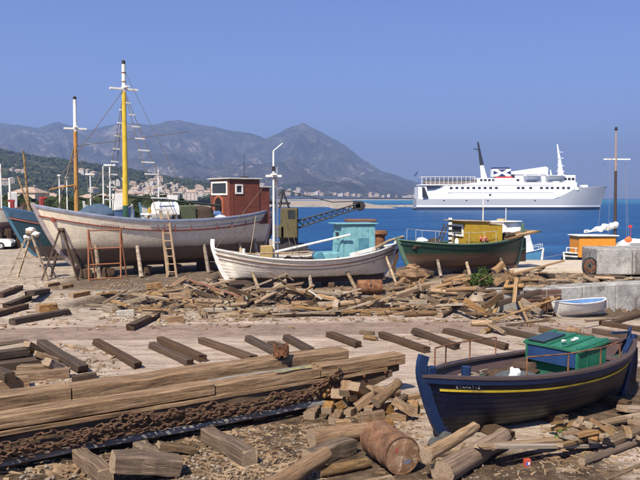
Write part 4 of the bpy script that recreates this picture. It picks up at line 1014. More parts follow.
# ------------------------------------------------------------------ town
HW = [surf('house_' + n, [tuple(x * .9 for x in c), c], .3, rough=.9, bmp=.1) for n, c in (('white', (.62, .58, .52)), ('cream', (.55, .46, .36)), ('pink', (.56, .47, .40)), ('sand', (.45, .37, .28)))]
ROOF = surf('roof_tile', [(.36, .25, .18), (.46, .35, .27)], .8, rough=.9, bmp=.3)
def far_house(wm, flat, w_, d_, h_, seed):
    mb = MB(); mb.box((0, 0, h_ / 2 - 1), (w_, d_, h_ + 2))
    if flat:
        mb.box((0, 0, h_ + .15), (w_ + .5, d_ + .5, .3)); mb.box((w_ * .2, 0, h_ + 1.2), (w_ * .35, d_ * .4, 2.1))
    else:
        o = .5; x, y = w_ / 2 + o, d_ / 2 + o; r = w_ * .25
        mb.add([(-x, -y, h_), (x, -y, h_), (x, y, h_), (-x, y, h_), (-r, 0, h_ + 2.2), (r, 0, h_ + 2.2)], [(0, 1, 5, 4), (2, 3, 4, 5), (1, 2, 5), (3, 0, 4), (3, 2, 1, 0)], 1)
    for i in range(3):
        for fl in range(max(1, int(h_ // 3))):
            mb.box((-w_ / 2 + w_ * (i + .5) / 3, -d_ / 2 - .02, 1.7 + fl * 3), (1.0, .1, 1.4), mi=2)
    return mb.mesh('far_house', [wm, ROOF, GLASS()], False)
def town():
    vs_ = [far_house(HW[i % 4], i % 3 == 1, 8 + (i * 3) % 7, 9, 4 + 3 * (i % 3), i) for i in range(9)]
    rr = random.Random(21)
    def put(px, Rr, zf, lab, grp, s=1):
        X = (px - 320) / FPX * Rr
        o = bpy.data.objects.new('house', vs_[rr.randrange(9)]); col.objects.link(o)
        o.location = (X, Rr, zf - .2); o.rotation_euler.z = rr.uniform(-.6, .6); o.scale = (s, s, s); tag(o, lab, 'house', grp)
    for i in range(110):     # the main cluster, seen between the yellow mast and the red-brown wheelhouse and beyond
        px = rr.choice((rr.gauss(160, 22), rr.gauss(215, 22), rr.uniform(120, 300))); Rr = rr.uniform(2010, 2330) if rr.random() < .7 else rr.uniform(2010, 2550)
        put(px, Rr, mount_z(px, Rr), 'small pale house in the dense part of the distant seaside town', 'houses of the distant town centre', rr.uniform(.9, 1.5))
    for i in range(55):
        px = 285 + 135 * rr.random() ** 1.4; Rr = rr.uniform(1995, 2120)
        put(px, Rr, mount_z(px, Rr), 'small pale house on the distant shore left of the ferry', 'houses along the distant shore', rr.uniform(.7, 1.1))
    for i in range(26):
        px = rr.uniform(60, 280); Rr = rr.uniform(2500, 3300)
        put(px, Rr, mount_z(px, Rr), 'tiny lone house high on the distant mountain slope', 'houses scattered on the mountain slope', rr.uniform(.9, 1.5))
    for i in range(95):
        px = rr.choice((rr.gauss(150, 16), rr.gauss(205, 18), rr.uniform(118, 262))); Rr = 640 + 420 * rr.random() ** 1.6
        put(px, Rr, hill_z(px, Rr), 'small pale house at the foot of the low green hill, in the nearer town', 'houses of the nearer town', rr.uniform(.5, .85))
    for i in range(30):
        px = rr.uniform(0, 190); Rr = rr.uniform(700, 1150)
        put(px, Rr, hill_z(px, Rr), 'small house among the trees of the low green hill', 'houses on the low green hill', rr.uniform(.6, .9))
town()
def beach():
    m = surf('beach_sand', [(.42, .35, .26), (.55, .47, .36)], .02, rough=1, bmp=0)
    mb = MB(); rows = []
    for j, (dR, z) in enumerate(((-40, -2.0), (-15, .2), (40, 1.2))):
        rows.append([((px - 320) / FPX * (1985 + dR), 1985 + dR + 8 * noise.noise(Vector((px * .1, 0, 0))), z + (1.0 if j == 2 else 0)) for px in range(-100, 460, 8)])
    mb.grid(rows); return struct(mb.build('beach', m))
beach()
def near_houses():
    spec = [(30, 205, 187, 205, 26, 9, 1, 'tiled'), (6, 215, 196, 260, 20, 8, 1, 'white'), (52, 205, 193, 330, 16, 9, 0, 'x'), (88, 206, 194, 300, 15, 9, 2, 'x'), (104, 207, 193, 250, 15, 8, 3, 'x'), (141, 207, 194, 280, 14, 8, 0, 'x'), (129, 203, 191, 420, 18, 10, 1, 'x'), (165, 204, 194, 380, 17, 9, 2, 'x')]
    labs = ['long house with reddish tiled roof above the bow post of the large white boat', 'pale house at the far left edge behind the teal boat', 'white house behind the orange mast', 'pinkish house right of the orange mast', 'sand coloured house left of the yellow mast', 'white house just right of the yellow mast', 'long cream house right behind the yellow mast', 'pink house above the white engine hood']
    for i, (px, pyb, pyt, Y, wpx, d, wm, k) in enumerate(spec):
        b = PY(px, pyb, Y); gz = land(b.x, Y); w_ = wpx * Y / FPX; h_ = PY(px, pyt, Y).z - gz - 1.6
        t = thing('house', labs[i], 'house', (b.x, Y, gz), R.uniform(-.2, .2))
        part('wall', HW[wm], t, lambda mb: mb.box((0, 0, h_ / 2 - .5), (w_, d, h_ + 1)), smooth=False)
        def roof(mb):
            x, y = w_ / 2 + .4, d / 2 + .4; r = w_ / 2 - 2.5
            mb.add([(-x, -y, h_), (x, -y, h_), (x, y, h_), (-x, y, h_), (-r, 0, h_ + 1.6), (r, 0, h_ + 1.6)], [(0, 1, 5, 4), (2, 3, 4, 5), (1, 2, 5), (3, 0, 4), (3, 2, 1, 0)])
        part('roof', ROOF, t, roof, smooth=False)
        n = max(2, int(w_ / 2.8))
        for fl in range(max(1, int(h_ / 2.8))):
            for q in range(n): pbox('window', GLASS(), t, (-w_ / 2 + w_ * (q + .5) / n, -d / 2 - .02, 1.5 + fl * 2.8), (1.0, .08, 1.3))
near_houses()
def woods():
    """scrub and olive trees covering the low hill: one far-off mass"""
    rr = random.Random(5); mb = MB()
    base = []
    for s in range(8):
        q = MB(); blob(q, (0, 0, 0), (1, 1, .8), s, (7, 5), .9); base.append(q)
    clump = []
    for s in range(6):
        q = MB()
        for k in range(9): blob(q, (rr.uniform(-.8, .8), rr.uniform(-.8, .8), rr.uniform(-.3, .9)), (rr.uniform(.25, .55),) * 3, s * 9 + k, (6, 4), 1.2)
        clump.append(q)
    for i in range(5200):
        px = rr.uniform(-60, 268); Rr = 620 + 760 * rr.random() ** .8; X = (px - 320) / FPX * Rr
        if noise.noise(Vector((X / 60, Rr / 60, 2))) < (-.12 if px < 118 or Rr > 1050 else .25): continue
        z = hill_z(px, Rr); s = rr.uniform(1.6, 4.2); q = base[rr.randrange(8)]; a = rr.uniform(0, 6.28); ca, sa = math.cos(a), math.sin(a)
        mb.add([(X + s * (v[0] * ca - v[1] * sa), Rr + s * (v[0] * sa + v[1] * ca), z + s * (.5 + v[2])) for v in q.v], q.f)
    for i in range(900):
        px = rr.uniform(-40, 300); Rr = rr.uniform(1990, 2700); X = (px - 320) / FPX * Rr
        z = mount_z(px, Rr); s = rr.uniform(3, 7); q = base[rr.randrange(8)]
        mb.add([(X + s * v[0], Rr + s * v[1], z + s * (.4 + v[2])) for v in q.v], q.f)
    for i in range(520):
        Y = rr.uniform(85, 560); px = rr.uniform(-30, 175); X = (px - 320) / FPX * Y
        if Y > shoreY(X) - 6 : continue
        z = land(X, Y); s = rr.uniform(1.0, 2.4); q = clump[rr.randrange(6)]
        mb.add([(X + s * v[0], Y + s * v[1], z + s * (.6 + v[2])) for v in q.v], q.f)
    m = surf('far_foliage', [(.016, .026, .011), (.045, .06, .024), (.085, .095, .045)], .15, rough=1, bmp=.8, dist=1.0, spec=0)
    return struct(tag(mb.build('woodland', m, angle=30), 'dark green scrub and trees covering the low hill at the left', 'trees'), 'stuff')
woods()
# ------------------------------------------------------------------ quay, wall, block
CONC = surf('concrete_old', [(.22, .21, .20), (.36, .345, .32), (.46, .44, .40)], 1.4, rough=.9, bmp=.6, dist=.03, fine=.4, grime=(.14, .12, .105), gs=.9)
CONC_T = surf('concrete_tan', [(.40, .33, .25), (.50, .42, .32), (.55, .47, .37)], 1.0, rough=.95, bmp=.3, fine=.2)
def quay():
    q = thing('quay_wall', 'weathered grey concrete quay wall behind the white dinghy', 'wall')
    x = 6.6; i = 0; rr = random.Random(3)
    while x < 26:
        ln = rr.uniform(1.5, 2.3); x2 = x + ln; a = Vector((x, wallY(x), 0)); b = Vector((x2, wallY(x2), 0)); d = (b - a).normalized(); nrm = Vector((-d.y, d.x, 0))
        mid = (a + b) / 2 + nrm * .3; ang = math.atan2(d.y, d.x); zt = .64 + rr.uniform(-.03, .03)
        pbox('block', CONC, q, (mid.x, mid.y, (zt - 1.2) / 2), ((b - a).length - .02, .9 + rr.uniform(-.03, .03), zt + 1.2), rz=ang, ch=.04); x = x2
    mb = MB(); mb.prism([(9.0, 35.2), (32, 33.2), (32, 40.6), (9.6, 41.2)], -2.4, .70)
    struct(mb.build('quay_apron', CONC_T))
    p = P(597, 275, .70); 
    b = thing('concrete_block', 'massive grey concrete block standing on the quay at the right edge', 'block', (p.x, p.y, .70))
    part('body', CONC, b, lambda mb: mb.box((2.2, 1.0, .58), (4.4, 2.0, 1.16), ch=.05))
    part('joint', paint('joint_dark', (.14, .13, .12), .9), b, lambda mb: [mb.box((xx, -.006, .55), (.05, .02, .9)) for xx in (1.55, 1.72)])
    0 and part('paint_smear', paint('smear_pale', (.5, .49, .46), .9), b, lambda mb: [mb.bar((xx, -.004, za), (xx2, -.004, zb), .01, .07, up=Vector((0, 0, 1))) for xx, za, xx2, zb in ((1.0, .3, 1.3, .34), (1.02, .5, 1.25, .75), (1.05, .78, 1.3, .8), (1.1, .55, 1.32, .5))])
    w_ = thing('rusty_wheel', 'rusty spoked wheel and coil leaning on the concrete block', 'wheel', (p.x - .3, p.y - .15, .70), .35)
    def ring(mb, r, rr_, z): mb.tube([(r * math.cos(2 * PI * k / 24), .12 + .0 * k, z + r * math.sin(2 * PI * k / 24)) for k in range(25)], rr_, 6)
    part('rim', STEEL_DK(), w_, lambda mb: ring(mb, .36, .04, .40))
    part('inner_ring', RUST(), w_, lambda mb: ring(mb, .2, .03, .40))
    for k in range(5):
        a = k * PI / 5 + .3; part('spoke', STEEL_DK(), w_, lambda mb: mb.tube([(.36 * math.cos(a), .12, .40 + .36 * math.sin(a)), (-.36 * math.cos(a), .12, .40 - .36 * math.sin(a))], .02, 5))
    part('coil', RUST(), w_, lambda mb: [ring(mb, .30 - .04 * j, .025, .36 + .05 * j) for j in range(3)])
    # brown rusty panels leaning on the wall
    for (px0, px1, pyt, pyb, lab) in ((523, 545, 291, 311, 'large brown slatted crate against the quay wall'), (549, 562, 290, 303, 'small brown slatted crate against the quay wall above the dinghy')):
        a, b2 = PY(px0, pyb, wallY(7) - .3 + .3), PY(px1, pyb, wallY(8) - .1)
        a = Vector((a.x, wallY(a.x) - .42, 0)); b2 = Vector((b2.x, wallY(b2.x) - .42, 0)); zt = PY(px0, pyt, a.y).z; zb = zg(a.x, a.y - .4) - .02
        if px0 == 549: zb = max(zb, zt - .75)
        ang = math.atan2(b2.y - a.y, b2.x - a.x)
        t = thing('slatted_crate', lab, 'crate', ((a.x + b2.x) / 2, (a.y + b2.y) / 2, zb), ang)
        n = 4; hh = (zt - zb) / n
        for i in range(n): part('panel_board', surf('panel_brown', [(.09, .045, .03), (.17, .09, .06)], 3, rough=.9, fine=.4), t, lambda mb: mb.box((0, .02 * (i % 2), hh * (i + .5)), ((b2 - a).length, .07, hh - .02), ch=.01))
quay()
def bush(name, lab, loc, n, r, h, mat, leaf=.09, seed=1):
    t = thing(name, lab, 'plant', loc); rr = random.Random(seed)
    mb = MB(); st = MB()
    for i in range(n):
        a = rr.uniform(0, 6.28); q = rr.random() ** .5 * r; z = h * (1 - (q / r) ** 2 * .8) * rr.uniform(.2, 1)
        p = Vector((q * math.cos(a), q * math.sin(a), z)); d = Vector((rr.uniform(-1, 1), rr.uniform(-1, 1), rr.uniform(-.1, .9))).normalized() * leaf * rr.uniform(.6, 1.3)
        s = d.cross(Vector((rr.random(), rr.random(), rr.random()))).normalized() * leaf * .3
        mb.add([p, p + d * .5 + s, p + d, p + d * .5 - s], [(0, 1, 2, 3)])
        if i % 12 == 0: st.tube([(0, 0, -.02), p * .6, p], [.012, .008, .004], 4)
    mb.build('leaves', mat, t, smooth=False); st.build('stems', W_DARK(), t)
LEAF = surf('leaf_green', [(.03, .06, .012), (.07, .12, .03), (.13, .17, .05)], 6, rough=.7, bmp=0, rnd=.1)
LEAF2 = surf('leaf_bright', [(.09, .19, .03), (.16, .30, .06)], 6, rough=.6, bmp=0)
p = P(481, 289, .45); bush('bush', 'round green bush growing in the timber heap below the green boat', (p.x, p.y, zg(p.x, p.y)), 700, .52, .75, LEAF, .11, 4)
p = P(560, 437, 0); bush('weed', 'small bright green weed beside planks under the dark blue boat', (p.x, p.y, zg(p.x, p.y)), 45, .16, .28, LEAF2, .08, 8)
p = P(541, 446, 0); bush('weed', 'tiny pale green sprig by the long plank in the foreground', (p.x, p.y, zg(p.x, p.y)), 22, .1, .14, LEAF2, .06, 9)
# ------------------------------------------------------------------ crane and junk on the far quay
def crane():
    Y = 57.0; b = PY(289, 232, Y); k = Y / FPX; z0 = land(b.x, Y)
    t = thing('crane', 'old crawler crane with olive cab and dark lattice boom on the quay', 'crane', (b.x, Y, z0))
    X = lambda px: PY(px, 240, Y).x - b.x; Z = lambda py: PY(320, py, Y).z - z0
    ol = paint('crane_olive', (.10, .085, .035), .7, grime=(.06, .04, .025)); dk = STEEL_DK()
    for y in (-.9, .9):
        part('track', dk, t, lambda mb: mb.prism([(-1.3, .1), (-1.1, 0), (1.1, 0), (1.3, .1), (1.4, .35), (1.1, .62), (-1.1, .62), (-1.4, .35)], -y - .25, -y + .25, RX(PI / 2)))
    part('turntable', dk, t, lambda mb: mb.lathe([(.7, .55), (.7, 1.1)], 16))
    part('counterweight', ol, t, lambda mb: mb.box((-.75, 0, 1.55), (.9, 1.9, .95), ch=.08))
    cb = part('cab', ol, t, lambda mb: mb.box(((X(281) + X(298)) / 2, 0, (1.08 + Z(208)) / 2), (X(298) - X(281), 1.9, Z(208) - 1.08), ch=.07))
    window_panel(cb, (X(292), -.95, Z(214)), (.55, .6), Matrix(), dk, fr=.05)
    0 and part('lamp', paint('lamp_orange', (.6, .25, .1), .5), cb, lambda mb: blob(mb, (X(294), -1.0, Z(224)), (.16, .1, .16), 1))
    a, e = Vector((X(298), 0, Z(226))), Vector((X(360), 0, Z(206.5))); n = 11
    up = Vector((0, 0, .42)); bm = part('boom', dk, t, lambda mb: [mb.tube([a + o1, e + o1 * .6], .05, 5) for o1 in (Vector((0, .35, .42)), Vector((0, -.35, .42)), Vector((0, .35, -.15)), Vector((0, -.35, -.15)))])
    def lat(mb):
        for i in range(n):
            p0, p1 = a.lerp(e, i / n), a.lerp(e, (i + 1) / n); s0, s1 = lerp(1, .6, i / n), lerp(1, .6, (i + 1) / n)
            for y in (.35, -.35):
                mb.tube([p0 + Vector((0, y * s0, .42 * s0)), p1 + Vector((0, y * s1, -.15 * s1))], .035, 4); mb.tube([p1 + Vector((0, y * s1, .42 * s1)), p1 + Vector((0, y * s1, -.15 * s1))], .03, 4)
            mb.tube([p0 + Vector((0, .35 * s0, .42 * s0)), p1 + Vector((0, -.35 * s1, .42 * s1))], .03, 4)
    part('lattice', dk, bm, lat)
    part('boom_head', dk, bm, lambda mb: (mb.lathe([(.34, -.25), (.38, -.2), (.38, .2), (.34, .25)], 14, Matrix.Translation(e + Vector((0, 0, .05))) @ RX(PI / 2)), mb.box(e + Vector((-.25, 0, .1)), (.6, .5, .5), ch=.05)))
    gt = Vector((X(283), 0, Z(190)))
    part('gantry', dk, t, lambda mb: [mb.tube([(X(283 + d), y, Z(208)), gt + Vector((0, y * .6, 0))], .06, 5) for d in (-3, 6) for y in (-.6, .6)])
    part('cable', dk, t, lambda mb: [mb.tube([gt + Vector((0, y * .5, 0)), a.lerp(e, .55) + Vector((0, y, 1.0)), e + Vector((0, y * .3, .4))], .035, 5) for y in (-.4, .4)])
    part('strut', dk, t, lambda mb: mb.tube([gt, (X(275), 0, Z(199)), (X(277), 0, Z(215))], .05, 5))
crane()
def junk():
    def at(px, pyb, Y): 
        p = PY(px, pyb, Y); return Vector((p.x, Y, land(p.x, Y)))
    k = at(360, 248, 46); hz = PY(320, 220, 46).z - k.z
    t = thing('brown_container', 'low brown-roofed hut behind the light blue cabin', 'hut', k, .1)
    part('wall', paint('hut_blue', (.10, .13, .2), .7), t, lambda mb: mb.box((0, 0, hz / 2 - .1), (1.5, 1.5, hz), ch=.03)); part('roof', paint('hut_roof', (.16, .085, .06), .8), t, lambda mb: mb.box((0, 0, hz - .02), (1.75, 1.8, .16), ch=.03))
    for i in range(4): part('board', paint('hut_blue', ()), t, lambda mb: mb.box((-.66 + i * .44, -.77, hz / 2 - .1), (.05, .04, hz - .2)))
    k = at(380, 250, 41); k.z = zg(k.x, k.y); hz = PY(320, 230.5, 41).z - k.z
    t = thing('capstan', 'rusty brown capstan above the stern of the small white boat', 'capstan', k)
    part('drum', RUST(), t, lambda mb: mb.lathe([(.5, 0), (.5, hz * .55), (.28, hz * .62), (.26, hz * .85), (.42, hz * .92), (.36, hz)], 14)); part('base', W_DARK(), t, lambda mb: mb.box((0, 0, .1), (1.3, 1.3, .2), ch=.03))
    # white pole masts behind the boats at left
    for i, (px, pyt, Y, lab) in enumerate(((60, 176, 70, 'white pole left of the orange mast, the tallest of a pair'), (67.5, 178, 74, 'thin white pole just left of the orange mast'), (91, 175, 68, 'white pole with short crossbar right of the orange mast'), (110.5, 166, 58, 'white lamp pole with flat head left of the yellow mast'))):
        q = PY(px, 220, Y); z0 = land(q.x, Y); h = PY(px, pyt, Y).z - z0
        t = thing('white_pole', lab, 'pole', (q.x, Y, z0))
        part('pole', WHITE(), t, lambda mb: mb.tube([(0, 0, -.1), (0, 0, h)], [.075, .055], 8)); part('cap', WHITE(), t, lambda mb: mb.box((.0, 0, h + .05), (.9 if i in (2, 3) else .3, .25, .14), ch=.04)); part('footing', CONC, t, lambda mb: mb.box((0, 0, .15), (.6, .6, .4), ch=.04))
    # parked car at far left
    q = P(2, 248, .1); t = thing('parked_car', 'white parked car at the left edge behind the trestle', 'car', (q.x - 1.2, q.y, land(q.x, q.y)), .15)
    wh = paint('car_white', (.78, .77, .74), .25, var=.03)
    part('body', wh, t, lambda mb: mb.prism([(-2, .25), (2, .25), (2.05, .6), (1.9, .8), (1.0, .86), (.5, 1.32), (-1.0, 1.36), (-1.7, .9), (-2.05, .8)], -.78, .78, RX(PI / 2)))
    part('windows', GLASS(), t, lambda mb: mb.prism([(.85, .9), (.45, 1.26), (-.95, 1.28), (-1.45, .92)], -.79, .79, RX(PI / 2)))
    for x in (-1.25, 1.25):
        for y in (-.7, .7):
            o = part('wheel', paint('tyre', (.02, .02, .02), .9), t, lambda mb: mb.lathe([(.2, -.1), (.3, -.08), (.3, .08), (.2, .1)], 16, Matrix.Translation((x, y, .3)) @ RX(PI / 2))); part('rim', paint('rim_grey', (.4, .4, .4), .4), o, lambda mb: mb.lathe([(.17, -.11), (.17, .11)], 12, Matrix.Translation((x, y, .3)) @ RX(PI / 2)))
    pbox('headlight', WHITE(), t, (2.03, -.5, .62), (.06, .25, .15)); pbox('headlight', WHITE(), t, (2.03, .5, .62), (.06, .25, .15)); pbox('bumper', STEEL_DK(), t, (2.06, 0, .38), (.1, 1.5, .14))
junk()
def back_boats():
    def mk(px0, px1, py, Y, top, band, lab, mastpx=None):
        c, rz, L = boat_frame(px0, py, Y, px1, py, Y + 2); root = thing('fishing_boat', lab, 'boat', c, rz); root.location.z = land(c.x, c.y)
        zt = PY(320, py, Y).z - root.location.z
        H = Hull(L, L * .3, zt - .3, zk=zt - 1.9, bow=.5, stern=.35, krb=.76, krs=.88, k0=.32, k1=.8)
        base_boat(root, H, hullpaint(lab[:12], top, (.1, .06, .05), zt - 1.3, damt=.4), W_GREY(), paint('cap_' + lab[:9], band, .6), paint('cap_' + lab[:9], band, .6), drop=.25, ext=.3)
        part('cabin', WHITE(), root, lambda mb: mb.box((-L * .2, 0, zt + .35), (L * .2, L * .17, 1.5), ch=.05)); part('cradle', W_DARK(), root, lambda mb: [mb.box((x, 0, (zt - 1.9) / 2), (.3, 1.6, zt - 1.75)) for x in (-L * .25, 0, L * .25)])
        part('mast', WHITE(), root, lambda mb: mb.tube([(L * .1, 0, zt - .4), (L * .1, 0, zt + 3.4)], [.07, .04], 7)); part('rigging', surf('rigging', []), root, lambda mb: [mb.tube([(L * .1, 0, zt + 3.2), (x, 0, zt)], .02, 4) for x in (L * .45, -L * .4)])
    mk(84, 132, 207, 62, (.10, .20, .36), (.5, .5, .48), 'blue and white boat ashore between the orange and yellow masts')
    mk(-14, 24, 206, 60, (.5, .45, .38), (.3, .1, .07), 'pale boat at the left edge behind the teal boat')
    mk(140, 186, 208, 66, (.45, .43, .40), (.1, .2, .3), 'grey boat ashore beyond the white engine hood')
back_boats()
# ------------------------------------------------------------------ trestles, steel frame, ladder
def trestles():
    def G(px, py): 
        p = P(px, py); return Vector((p.x, p.y, zg(p.x, p.y)))
    # trestle
    def trestle(pxl, pxr, pyt, pyb, lab, mat, dY):
        l_, r_ = G(pxl, pyb), G(pxr, pyb); c = (l_ + r_) / 2; top = PY((pxl + pxr) / 2, pyt, c.y + dY / 2)
        t = thing('trestle', lab, 'trestle', c); h = top.z - c.z; w_ = (r_ - l_).length / 2
        for y in (0, dY):
            for s in (-1, 1): part('leg', mat, t, lambda mb: mb.bar((s * w_, y - (.15 if y == 0 else -.15), 0), (s * .06, lerp(y, dY / 2, .45), h), .09, .09))
            part('brace', mat, t, lambda mb: mb.bar((-w_ * .55, y - .0, h * .45), (w_ * .55, y, h * .45), .06, .08))
        part('top_beam', mat, t, lambda mb: mb.box((0, dY / 2, h), (.3, dY * .6 + .3, .14), ch=.02))
        return t, h
    t, h = trestle(9, 49, 232, 280, 'grey wooden trestle heaped with pale cloth at far left', W_GREY(), .9)
    part('cloth', WHITE(), t, lambda mb: [blob(mb, (x, .4, h + z), (.24, .3, .14), i, (14, 10), .35) for i, (x, z) in enumerate(((0, .1), (-.15, -.25), (.2, -.1)))])
    t, h = trestle(43, 79, 229, 280, 'brown wooden trestle in front of the bow of the large white boat', W_DARK(), .9)
    # steel frame
    a, b = G(89, 281), G(121, 279); d = b - a; t = thing('scaffold', 'orange-rusty steel scaffold frame standing before the large white boat', 'scaffold', a)
    h = PY(89, 229, a.y).z - a.z; m = surf('rust_orange', [(.30, .11, .05), (.46, .2, .10)], 8, rough=.85, fine=.3)
    for q in (0, 1):
        part('upright', m, t, lambda mb: mb.tube([d * q, d * q + Vector((0, .0, h))], .045, 8)); part('rear_leg', m, t, lambda mb: mb.tube([d * q + Vector((0, 1.1, 0)), d * q + Vector((0, .05, h * .98))], .04, 8))
    for f in (.03, .31, .62, .97): part('crossbar', m, t, lambda mb: mb.tube([Vector((0, 0, h * f)), d + Vector((0, 0, h * f))], .035, 8))
    # ladder against the big boat
    foot = G(172, 277); top = PY(164, 211, 39.5); d = top - foot; t = thing('ladder', 'wooden ladder leaning against the side of the large white boat', 'ladder', foot)
    m = surf('ladder_wood', [(.36, .24, .14), (.5, .36, .22)], 3)
    s = Vector((.24, 0, 0))
    for q in (-1, 1): part('rail', m, t, lambda mb: mb.bar(s * q, d + s * q * .8, .07, .10))
    for i in range(8): part('rung', m, t, lambda mb: mb.tube([d * ((i + .7) / 8.6) - s, d * ((i + .7) / 8.6) + s], .03, 6))
trestles()
# ------------------------------------------------------------------ timber pieces
def plank_mesh(seed, mat, chf=.10, segs=4, jit=.05, ragged=.03, curve=.12):
    rr = random.Random(seed); rows = []
    prof = [(-.5, -.5 + chf), (-.5 + chf, -.5), (.5 - chf, -.5), (.5, -.5 + chf), (.5, .5 - chf), (.5 - chf, .5), (-.5 + chf, .5), (-.5, .5 - chf)]
    bow = rr.uniform(-curve, curve)
    for i in range(segs + 1):
        x = -.5 + i / segs; oy, oz = rr.uniform(-jit, jit), rr.uniform(-jit, jit) * .5; s = rr.uniform(1 - jit, 1 + jit)
        rows.append([Vector((x + (rr.uniform(-ragged, ragged) if i in (0, segs) else 0), p[0] * s + oy + bow * (1 - 4 * x * x), p[1] * s + oz)) for p in prof])
    mb = MB(); mb.grid(rows, closed=True); mb.f += [tuple(range(8)), tuple(range(segs * 8, segs * 8 + 8))]; mb.m += [1, 1]
    return mb.mesh('plank', [mat, W_DARK() if mat == W_DARK() else ENDG], False)
def log_mesh(seed, mats, n=14, segs=7):
    rr = random.Random(seed); rows = []
    for i in range(segs + 1):
        x = -.5 + i / segs; t = lerp(1.08, .9, i / segs); oy, oz = rr.uniform(-.07, .07), rr.uniform(-.04, .04)
        rows.append([Vector((x + (rr.uniform(-.015, .015) if i in (0, segs) else 0), (.5 * math.cos(2 * PI * k / n)) * t * rr.uniform(.96, 1.04) + oy, .5 * math.sin(2 * PI * k / n) * t * rr.uniform(.96, 1.04) + oz)) for k in range(n)])
    mb = MB(); mb.grid(rows, closed=True); mb.f += [tuple(range(n)), tuple(range(segs * n, segs * n + n))]; mb.m += [1, 1]
    return mb.mesh('log', mats, angle=55)
BARK = surf('log_bark', [(.11, .07, .045), (.27, .18, .115), (.40, .29, .195)], 2, (1, 4, 4), .9, .7, .03, rnd=.25, fine=.45)
ENDG = surf('end_grain', [(.20, .14, .09), (.36, .26, .17), (.16, .11, .07)], 5, rough=.95, bmp=.5, fine=.4)
W_STACK = surf('wood_stack', [(.16, .085, .04), (.40, .24, .125), (.58, .40, .23)], 1.6, (1, 5, 5), .9, .7, .03, rnd=.25, fine=.5, grime=(.07, .05, .035), gs=1.4)
W_BRN = surf('wood_brown', [(.05, .032, .02), (.17, .11, .065), (.30, .21, .13)], 1.6, (1, 5, 5), .9, .6, .02, rnd=.3, fine=.5, grime=(.05, .035, .025), gs=1.3)
PL = {'brown': [plank_mesh(80 + i, W_BRN, .07, 5, .07, .03) for i in range(5)], 'tan': [plank_mesh(i, W_TAN()) for i in range(6)], 'grey': [plank_mesh(10 + i, W_GREY()) for i in range(6)], 'dark': [plank_mesh(20 + i, W_DARK(), .08, 4, .03) for i in range(6)],
      'bent': [plank_mesh(60 + i, m_, .2, 6, .1, .06, 1.6) for i, m_ in enumerate((W_TAN(), W_GREY(), BARK, W_TAN()))], 'painted': [plank_mesh(70 + i, paint('old_paint_%s' % c_, v_, .7, grime=(.25, .18, .11)), .08, 4, .05) for i, (c_, v_) in enumerate((('white', (.5, .47, .4)), ('red', (.25, .11, .07)), ('white', (.5, .47, .4))))], 'block': [plank_mesh(30 + i, W_STACK, .06, 4, .07, .03) for i in range(6)], 'log': [log_mesh(i, [BARK, ENDG]) for i in range(5)], 'tanlog': [log_mesh(10 + i, [W_TAN(), ENDG]) for i in range(4)]}
def orient(a, b, roll=0.0):
    x = (b - a).normalized(); y = Vector((0, 0, 1)).cross(x)
    if y.length < 1e-3: y = Vector((0, 1, 0))
    y.normalize(); z = x.cross(y); M = Matrix((x, y, z)).transposed().to_4x4() @ Matrix.Rotation(roll, 4, 'X')
    return M
def timber(name, kind, a, b, W, T, lab, cat, grp=None, roll=0.0, mesh=None):
    a, b = Vector(a), Vector(b); o = bpy.data.objects.new(name, mesh or R.choice(PL[kind])); col.objects.link(o)
    o.matrix_world = Matrix.Translation((a + b) / 2) @ orient(a, b, roll) @ Matrix.Diagonal(((b - a).length, W, T, 1))
    return tag(o, lab, cat, grp)
def ordinal(i): return ['first', 'second', 'third', 'fourth', 'fifth', 'sixth', 'seventh', 'eighth', 'ninth', 'tenth', 'eleventh', 'twelfth', 'thirteenth', 'fourteenth', 'fifteenth', 'sixteenth', 'seventeenth', 'eighteenth', 'nineteenth', 'twentieth'][i]
def Gp(px, py, dz=0.0):
    z = 0.0
    for _ in range(6): p = P(px, py, z + dz); z = zg(p.x, p.y)
    p = P(px, py, z + dz); return p
# height field used to let loose pieces come to rest on each other
CELL = .07; HM = {}
def hget(x, y): 
    return max(zg(x, y), HM.get((round(x / CELL), round(y / CELL)), -9))
def drop(L, W, T, x, y, ang):
    ax = Vector((math.cos(ang), math.sin(ang))); pe = Vector((-ax.y, ax.x)); n = max(4, int(L / .09)); pts = []
    for i in range(n + 1):
        s = -L / 2 + L * i / n
        h = max(hget(x + ax.x * s + pe.x * w_, y + ax.y * s + pe.y * w_) for w_ in (-.35 * W, 0, .35 * W)); pts.append((s, h))
    hull = []
    for q in pts:
        while len(hull) >= 2 and (hull[-1][1] - hull[-2][1]) * (q[0] - hull[-1][0]) <= (q[1] - hull[-1][1]) * (hull[-1][0] - hull[-2][0]): hull.pop()
        hull.append(q)
    b0, a0 = 0, hull[0][1]
    for (s0, h0), (s1, h1) in zip(hull, hull[1:]):
        if s0 <= 0 <= s1: b0 = (h1 - h0) / (s1 - s0); a0 = h0 - b0 * s0; break
    b0 = max(-.6, min(.6, b0)); k = 1 / math.sqrt(1 + b0 * b0)
    m = max(2, int(L / CELL * 1.4)); mw = max(1, int(W / CELL * 1.4))
    for i in range(m + 1):
        s = (-L / 2 + L * i / m) * k
        for j in range(mw + 1):
            w_ = -W / 2 + W * j / mw; key = (round((x + ax.x * s + pe.x * w_) / CELL), round((y + ax.y * s + pe.y * w_) / CELL)); h = a0 + b0 * s + T * .92
            if h > HM.get(key, -9): HM[key] = h
    d = Vector((ax.x, ax.y, b0)) * k * L / 2; c = Vector((x, y, a0 + T / 2 - .004)); return c - d, c + d
def loose(kind, L, W, T, x, y, ang, name, lab, cat, grp=None):
    a, b = drop(L, W, T, x, y, ang); return timber(name, kind, a, b, W, T, lab, cat, grp)
